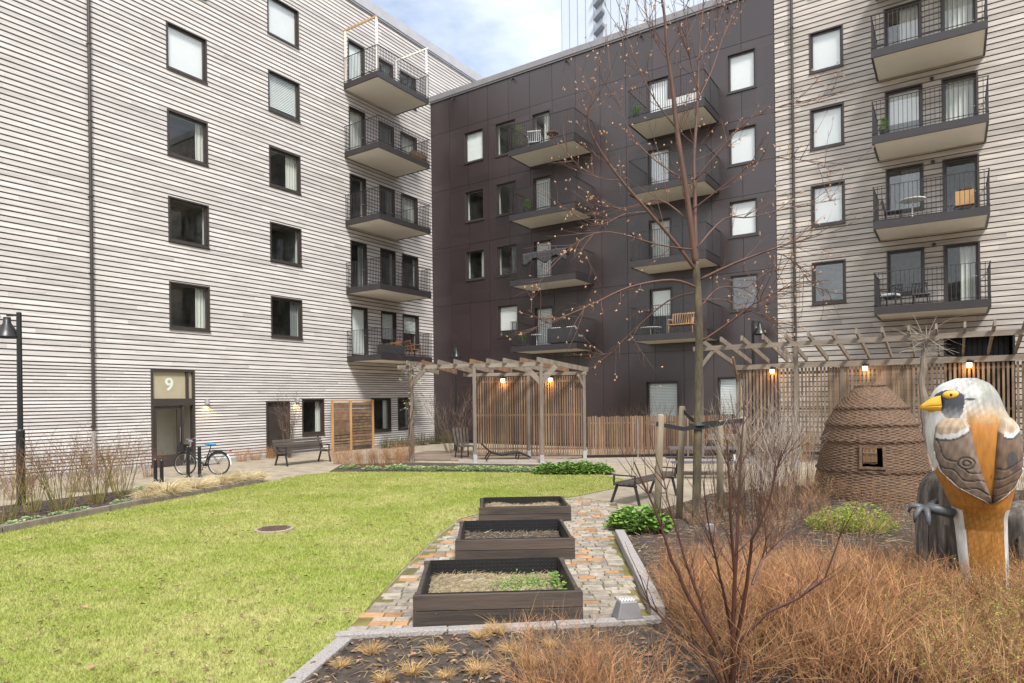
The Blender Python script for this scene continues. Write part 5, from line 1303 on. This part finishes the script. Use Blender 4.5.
for _ in range(75): a = random.uniform(0, 6.28); twig(mb, (.05, 0, 3.72 + random.uniform(-.5, .1)), (math.cos(a), math.sin(a) * .6, random.uniform(-.35, .9)), random.uniform(.4, 1.25), .009, 6, .5, .10, 4)
mb.build('twigs', M['pale_twig'], o)

# ------------------------------------------------------------------ young tree with its stakes
TB = Vector((3.14, 11.22, .016))
tree = empty('young_tree', TB, 0, 'slender bare young tree with mossy trunk and budding twigs held by stakes', 'tree')
def limb(mb, P, r0, r1, dy, n=8, n_per=4):
    pts = [at(px, py, 11.22 + dy * k / max(1, len(P) - 1)) - TB for k, (px, py) in enumerate(P)]; sm = []
    for k in range(len(pts) - 1):
        p0, p1, p2, p3 = pts[max(0, k - 1)], pts[k], pts[k + 1], pts[min(len(pts) - 1, k + 2)]
        for t in range(n_per):
            t /= n_per; sm.append(.5 * ((2 * p1) + (p2 - p0) * t + (2 * p0 - 5 * p1 + 4 * p2 - p3) * t * t + (3 * p1 - p0 - 3 * p2 + p3) * t ** 3))
    sm.append(pts[-1]); m = len(sm); mb.tube(sm, [r0 + (r1 - r0) * k / (m - 1) for k in range(m)], n); return sm
mb = MB(); tr = limb(mb, [(696, 530), (697, 480), (698, 420), (699, 370), (699, 320), (697, 280), (696, 262)], .076, .059, 0, 14); mb.build('trunk', M['moss_bark'], tree, True)
LIMBS = [([(696, 266), (691, 226), (686, 189), (678, 137), (672, 84), (667, 49), (665, 20), (660, -15), (656, -60)], .058, .012, -.3), ([(697, 268), (695, 226), (695, 194), (694, 161), (696, 128), (698, 92), (699, 57), (702, 20), (706, -30)], .042, .010, .5),
         ([(697, 272), (677, 245), (649, 212), (621, 180), (600, 150), (588, 123), (592, 95), (600, 55)], .034, .005, -.7), ([(698, 288), (672, 280), (630, 287), (593, 304), (560, 318), (545, 322), (528, 310)], .024, .004, -.9),
         ([(698, 292), (668, 301), (630, 334), (612, 352), (598, 355)], .017, .004, .6), ([(697, 248), (724, 219), (752, 217), (800, 205), (835, 200)], .018, .003, .8), ([(699, 280), (733, 264), (770, 250), (800, 241), (838, 230)], .026, .004, -.6),
         ([(700, 308), (719, 288), (747, 287), (766, 273), (800, 262)], .016, .003, 1.0), ([(701, 342), (733, 320), (760, 300), (795, 285), (832, 280)], .020, .004, -1.0), ([(690, 222), (660, 200), (625, 208), (590, 205), (565, 212)], .014, .003, .7),
         ([(684, 180), (655, 160), (632, 135), (618, 100), (610, 70)], .014, .003, .5), ([(695, 180), (720, 150), (748, 120), (775, 108), (800, 100)], .014, .003, -.6), ([(676, 128), (655, 100), (640, 70), (628, 40), (622, 15)], .013, .003, -.2),
         ([(698, 100), (712, 70), (722, 40), (735, 10), (745, -20)], .015, .004, .3), ([(698, 90), (690, 60), (685, 30), (683, -5)], .011, .003, -.3), ([(699, 60), (715, 30), (725, 0), (728, -30)], .010, .003, .2), ([(697, 250), (660, 245), (610, 232), (580, 240), (556, 262)], .015, .003, -1.1),
         ([(699, 300), (725, 300), (750, 310), (770, 318)], .012, .003, -.4), ([(692, 210), (725, 185), (760, 160), (800, 160), (830, 168)], .013, .003, -.9), ([(668, 60), (650, 30), (645, 0), (640, -30)], .010, .003, .1), ([(649, 212), (625, 214), (600, 225), (575, 215)], .011, .003, -.3),
         ([(621, 180), (600, 178), (578, 165), (565, 150)], .009, .003, .3), ([(770, 250), (795, 262), (812, 285), (830, 290)], .008, .002, .3)]
bm = MB()
def buds(p, k=3):
    for _ in range(k):
        q = Vector(p) + Vector((random.gauss(0, .009), random.gauss(0, .009), random.gauss(0, .009))); s = random.uniform(.006, .0125); bm.blob(q, s, s, s * 1.35, 5, 3, .25)
for P, r0, r1, dy in LIMBS:
    mb = MB(); sm = limb(mb, P, r0, r1, dy, 7); m = len(sm); droop = .25 if P[-1][1] > 240 else 0
    for _ in range(int(7 + m * .45)):
        k = random.randrange(m // 5, m - 1); d0 = (sm[k + 1] - sm[k]).normalized(); d = d0 * .9 + Vector((random.uniform(-.8, .8), random.uniform(-.8, .8), random.uniform(-.5, .7) - droop)); L_ = random.uniform(.25, 1.05)
        q = twig(mb, sm[k], d, L_, .0065, 6, .38, droop * .3 - .12, 4)
        for z in q[2:]:
            if random.random() < .2: buds(z, random.choice((1, 2, 3)))
        for _k in range(3):
            if random.random() < .8:
                i = random.randrange(2, 6); e = twig(mb, q[i], (q[i] - q[i - 1]).normalized() + Vector((random.uniform(-.9, .9), random.uniform(-.9, .9), random.uniform(-.4, .7))), L_ * .4, .004, 4, .4, 0, 3); 
                if random.random() < .5: buds(e[-1], 3)
    mb.build('limb', M['twig'], tree, True)
tag(bm.build('buds', M['bud'], tree), kind='stuff')
ts = empty('tree_support', (3.1, 11.25, .016), 0, 'four round timber stakes tied with black straps around the young tree', 'tree support')
SK = [((2.41, 11.1), (2.50, 1.90)), ((2.95, 11.75), (3.03, 2.02)), ((3.80, 11.05), (3.86, 1.84)), ((3.72, 11.9), (3.75, 1.75))]
for (x, y), (tx, h) in SK:
    mb = MB(); mb.lathe([(.062, 0), (.060, h * .5), (.058, h - .03), (.048, h), (0, h + .005)], n=14); ob = mb.build('stake', M['stake'], ts, True); ob.location = (x - 3.1, y - 11.25, 0); ob.rotation_euler = (0, (tx - x) / h, 0)
def strap(pts, wd=.07):
    mb = MB()
    for a, b in zip(pts, pts[1:]): mb.bar(Vector(a), Vector(b), .008, wd)
    mb.build('strap', M['strap'], ts)
tz = 1.72
strap([(-.69, -.19, tz + .02), (-.2, -.12, tz - .08), (-.07, -.14, tz - .05), (.12, -.13, tz - .05)]); strap([(-.12, -.1, tz - .02), (.1, -.12, tz - .05), (.42, -.22, tz + .02), (.72, -.28, tz + .06), (.80, -.20, tz + .06)])
strap([(-.06, .50, tz + .22), (-.02, .2, tz + .1), (.05, .03, tz + .02)]); strap([(.62, .62, tz), (.3, .2, tz), (.1, .04, tz)])
mb = MB(); a0 = np.linspace(0, 6.283, 17); mb.tube([(.05 + .115 * math.cos(a), -.03 + .115 * math.sin(a), tz - .02) for a in a0], .03, 6, False); mb.build('strap', M['strap'], ts)

# ------------------------------------------------------------------ things on the balconies
def onwall(dirv, outv, s_, d, z): p = CORNER + dirv * s_ + outv * d; return (p.x, p.y, z)
def chair(loc, rz, m, label, wd=.5, sh=.42, bh=.42, arms=True, cat='chair', cush=None):
    o = empty('balcony_chair', loc, rz, label, cat); x = wd / 2
    mb = MB(); mb.box(-x, x, -.25, .25, sh - .05, sh); bevel(mb.build('seat', m, o), .015)
    mb = MB(); n = max(4, int(wd / .085))
    for k in range(n): q = -x + .03 + (wd - .06) * k / (n - 1); mb.bar((q, .23, sh), (q, .33, sh + bh), .03, .018, up=(0, 1, 0))
    mb.bar((-x, .33, sh + bh), (x, .33, sh + bh), .035, .05); mb.build('backrest', m, o)
    for sx in (-1, 1):
        for sy in (-1, 1): mb = MB(); mb.bar((sx * (x - .03), sy * .21, sh - .05), (sx * x, sy * .24, 0), .035, .035, up=(1, 0, 0)); mb.build('leg', m, o)
        if arms: mb = MB(); mb.bar((sx * x, -.24, sh + .2), (sx * x, .29, sh + .22), .045, .03); mb.bar((sx * x, -.23, sh - .05), (sx * x, -.23, sh + .2), .03, .03, up=(1, 0, 0)); mb.build('armrest', m, o)
    if cush: mb = MB(); mb.box(-x + .03, x - .03, -.22, .2, sh + .003, sh + .09); bevel(mb.build('cushion', cush, o), .03, 3)
    return o
def table(loc, r, h, m, label):
    o = empty('balcony_table', loc, 0, label, 'table'); mb = MB(); mb.lathe([(r, h - .025), (r, h)], n=20); mb.build('tabletop', m, o); mb = MB(); mb.lathe([(.2, 0), (.2, .02), (.025, .03), (.025, h - .026)], n=12); mb.build('leg', m, o)
def pot(loc, r, h, fol, label, conif=False):
    o = empty('potted_plant', loc, 0, label, 'plant'); mb = MB(); mb.lathe([(r * .7, 0), (r, h), (r * .85, h), (r * .8, h - .03), (0, h - .03)], n=16); mb.build('pot', M['cushion'], o)
    mb = MB()
    for _ in range(160):
        t = random.random(); a = random.uniform(0, 6.28); q = (fol * .32 * (1 - t) if conif else fol * .38 * math.sin(math.pi * (t * .8 + .15))) * math.sqrt(random.random()); mb.leaf((q * math.cos(a), q * math.sin(a), h + t * fol), (math.cos(a), math.sin(a), random.uniform(-.2, .8)), (0, 0, 1), .09, .035)
    mb.tube([(0, 0, h - .03), (0, 0, h + fol * .8)], .012, 5); mb.build('foliage', M['leaf'], o)
def planter(loc, rz, L_, label, m):
    o = empty('planter_box', loc, rz, label, 'planter'); mb = MB(); frame = .02
    mb.box(-L_ / 2, L_ / 2, -.16, .16, 0, .45); bevel(mb.build('box', m, o), .01); mb = MB(); mb.box(-L_ / 2 + .03, L_ / 2 - .03, -.13, .13, .451, .465); mb.build('soil', M['soil'], o)
    mb = MB()
    for _ in range(60): a = random.uniform(0, 6.28); mb.leaf((random.uniform(-L_ / 2 + .05, L_ / 2 - .05), random.uniform(-.1, .1), .46), (math.cos(a), math.sin(a), random.uniform(.3, 1.6)), (0, 0, 1), .12, .03)
    mb.build('sprigs', M['leaf_dry'], o)
nU = Vector((-U.x, -U.y, 0)); fl = .225
zf = LU[0] + fl
chair(onwall(U, V, -4.35, 1.25, zf), RZ_L + 1.2, M['rattan'], 'rattan armchair on the lowest pale building balcony, nearer the door side', .6, .42, .38)
chair(onwall(U, V, -3.0, 1.3, zf), RZ_L - 1.9, M['rattan'], 'rattan armchair on the lowest pale building balcony, nearer the dark building', .6, .42, .38)
table(onwall(U, V, -3.7, 1.3, zf), .3, .5, M['rattan'], 'small round rattan table between two armchairs on the lowest balcony')
planter(onwall(U, V, -5.05, 1.85, zf), RZ_L, 1.4, 'dark blue planter box at the corner of the lowest pale building balcony', M['cushion'])
chair(onwall(U, V, -4.5, .9, LU[3] + fl), RZ_L + 2.6, M['slat'], 'brown timber chair on the pale building balcony second from the top', .7, .42, .4)
planter(onwall(U, V, -3.0, 1.75, LU[3] + fl), RZ_L, .9, 'timber planter box on the pale building balcony second from the top', M['slat'])
chair(onwall(U, V, -4.7, 1.0, LU[4] + fl), RZ_L + 2.9, M['black'], 'black lounge chair on the topmost pale building balcony near its corner', .7, .40, .40, cush=M['cushion'])
chair(onwall(U, V, -3.1, 1.3, LU[4] + fl), RZ_L - 1.2, M['black'], 'black chair at the far end of the topmost pale building balcony', .55, .42, .42)
o = empty('awning_frame', onwall(U, V, 0, 0, LU[4] + .255), RZ_L, 'thin new timber awning frame rising from the topmost pale building balcony', 'frame')
for x in (5.90, 2.66):
    for y in (.10, 2.04): mb = MB(); mb.box(x - .035, x + .035, y - .035, y + .035, 0, 2.32); mb.build('post', M['white'] if x < 3 else M['soffit'], o)
    mb = MB(); mb.bar((x, .02, 2.36), (x, 2.12, 2.36), .05, .075); mb.build('crossbar', M['neww'] if x > 3 else M['soffit'], o)
pot(onwall(V, nU, 6.35, 1.35, DU[3] + fl), .14, .3, .9, 'leafy potted plant at the left end of the topmost dark building balcony')
chair(onwall(V, nU, 6.95, .95, DU[3] + fl), RZ_D + .4, M['pale_cloth'], 'pale armchair on the topmost left balcony of the dark building', .6, .42, .42)
table(onwall(V, nU, 8.0, 1.2, DU[3] + fl), .28, .55, M['rattan'], 'low brown table on the topmost left balcony of the dark building')
pot(onwall(V, nU, 6.7, 1.3, DU[2] + fl), .17, .25, .5, 'round potted plant on the left dark building balcony second from the top')
mb = MB(); nx, nz = 40, 10; vs_ = []
for j in range(nz + 1):
    for i in range(nx + 1):
        x = -(6.75 + 2.2 * i / nx); f = j / nz; zt_ = DU[1] + .25 + 1.12 + .02; e = .05 * math.sin(i * .9 + f * 2) + .02 * math.sin(i * 2.3); drop = .42 + .14 * math.sin(i * .33 + 1)
        if f < .35: vs_.append((x, 1.75 - .18 + f / .35 * .18, zt_ - (.35 - f) * .9 + .01))
        else: vs_.append((x, 1.775 + abs(e) * .8, zt_ - (f - .35) / .65 * drop))
mb.add(vs_, [(j * (nx + 1) + i, j * (nx + 1) + i + 1, (j + 1) * (nx + 1) + i + 1, (j + 1) * (nx + 1) + i) for j in range(nz) for i in range(nx)])
ob = mb.build('blanket', M['cushion'], None, True); ob.location = CORNER; ob.rotation_euler = (0, 0, RZ_D); sm_ = ob.modifiers.new('thick', 'SOLIDIFY'); sm_.thickness = .012
tag(ob, 'dark crumpled blanket hung over a balcony railing of the dark building', 'blanket')
o = empty('sofa', onwall(V, nU, 8.35, .75, DU[0] + fl), RZ_D + math.pi, 'dark outdoor sofa with pale cushions on the lowest left balcony of the dark building', 'sofa')
mb = MB(); mb.box(-.75, .75, -.35, .35, .12, .34); bevel(mb.build('base', M['cushion'], o), .02); mb = MB(); mb.box(-.75, .75, -.42, -.30, .12, .78); bevel(mb.build('backrest', M['cushion'], o), .02)
for x in (-.4, .35): mb = MB(); mb.box(x - .3, x + .3, -.26, .28, .345, .46); bevel(mb.build('cushion', M['white'], o), .05, 3); mb = MB(); mb.bar((x, -.2, .47), (x, -.27, .82), .5, .12, up=(0, 1, 0)); bevel(mb.build('cushion', M['pale_cloth'], o), .05, 3)
table(onwall(V, nU, 7.05, 1.2, DU[0] + fl), .25, .55, M['white'], 'small white table on the lowest left balcony of the dark building')
pot(onwall(V, nU, 6.3, 1.2, DU[0] + fl), .14, .3, .45, 'small green potted plant at the left end of the lowest left balcony')
o = chair(onwall(V, nU, 13.7, 1.1, EU[0] + fl), RZ_D + math.pi, M['neww'], 'honey coloured wooden garden seat on the lowest right balcony of the dark building', 1.0, .42, .45, cat='seat')
table(onwall(V, nU, 12.5, 1.35, EU[0] + fl), .42, .35, M['white'], 'low white round table on the lowest right balcony of the dark building')
pot(onwall(V, nU, 12.1, 1.6, EU[3] + fl), .12, .2, .35, 'tiny green pot plant on the topmost right balcony of the dark building')
planter(onwall(V, nU, 14.0, 1.5, EU[3] + fl), RZ_D, 1.3, 'white planter box on the topmost right balcony of the dark building', M['white'])
table(onwall(V, nU, 21.5, 1.3, RU[1] + fl), .38, .72, M['white'], 'white round bistro table on the tan building balcony second from the bottom')
chair(onwall(V, nU, 20.95, 1.2, RU[1] + fl), RZ_D - 1.4, M['metal'], 'dark metal chair left of the white round bistro table', .45, .44, .4, False)
planter(onwall(V, nU, 22.9, 1.2, RU[1] + fl + .3), RZ_D, .5, 'honey coloured wooden crate standing at the right end of the bistro table balcony', M['neww'])
chair(onwall(V, nU, 20.85, 1.2, RU[0] + fl), RZ_D + 2.8, M['metal'], 'dark chair with pale cushion at the left end of the lowest tan building balcony', .5, .42, .4, True, cush=M['pale_cloth'])
chair(onwall(V, nU, 21.7, 1.0, RU[0] + fl), RZ_D + 3.3, M['metal'], 'dark slim chair in the middle of the lowest tan building balcony', .45, .44, .4, False)
pot(onwall(V, nU, 20.75, 1.65, RU[2] + fl), .14, .22, .42, 'small conifer in a pot on the third balcony up of the tan building', True)

# ------------------------------------------------------------------ the house across the yard, seen only as a reflection in the panes
o = empty('opposite_building', (4, -34, 0), .12, 'brown apartment house across the courtyard mirrored in the lower window panes', 'building')
mb = MB(); mb.box(-46, 46, -12, 0, 0, 15.5); mb.build('wall', mat('opposite_wall', (.38, .33, .29), (.30, .26, .23), 1), o)
mb = MB(); mb.box(-46.1, 46.1, -12, .1, 15.5, 15.9); mb.build('roof', M['parapet'], o)
for i in range(14):
    for k in range(5):
        x = -42 + i * 6.2; z = 1 + k * 2.95; mb = MB(); mb.box(x, x + 1.5, .0, .04, z, z + 1.6); f_ = mb.build('window', M['frame'], o); mb = MB(); mb.box(x + .08, x + 1.42, .041, .05, z + .08, z + 1.52); mb.build('pane', M['greyblind'], f_)
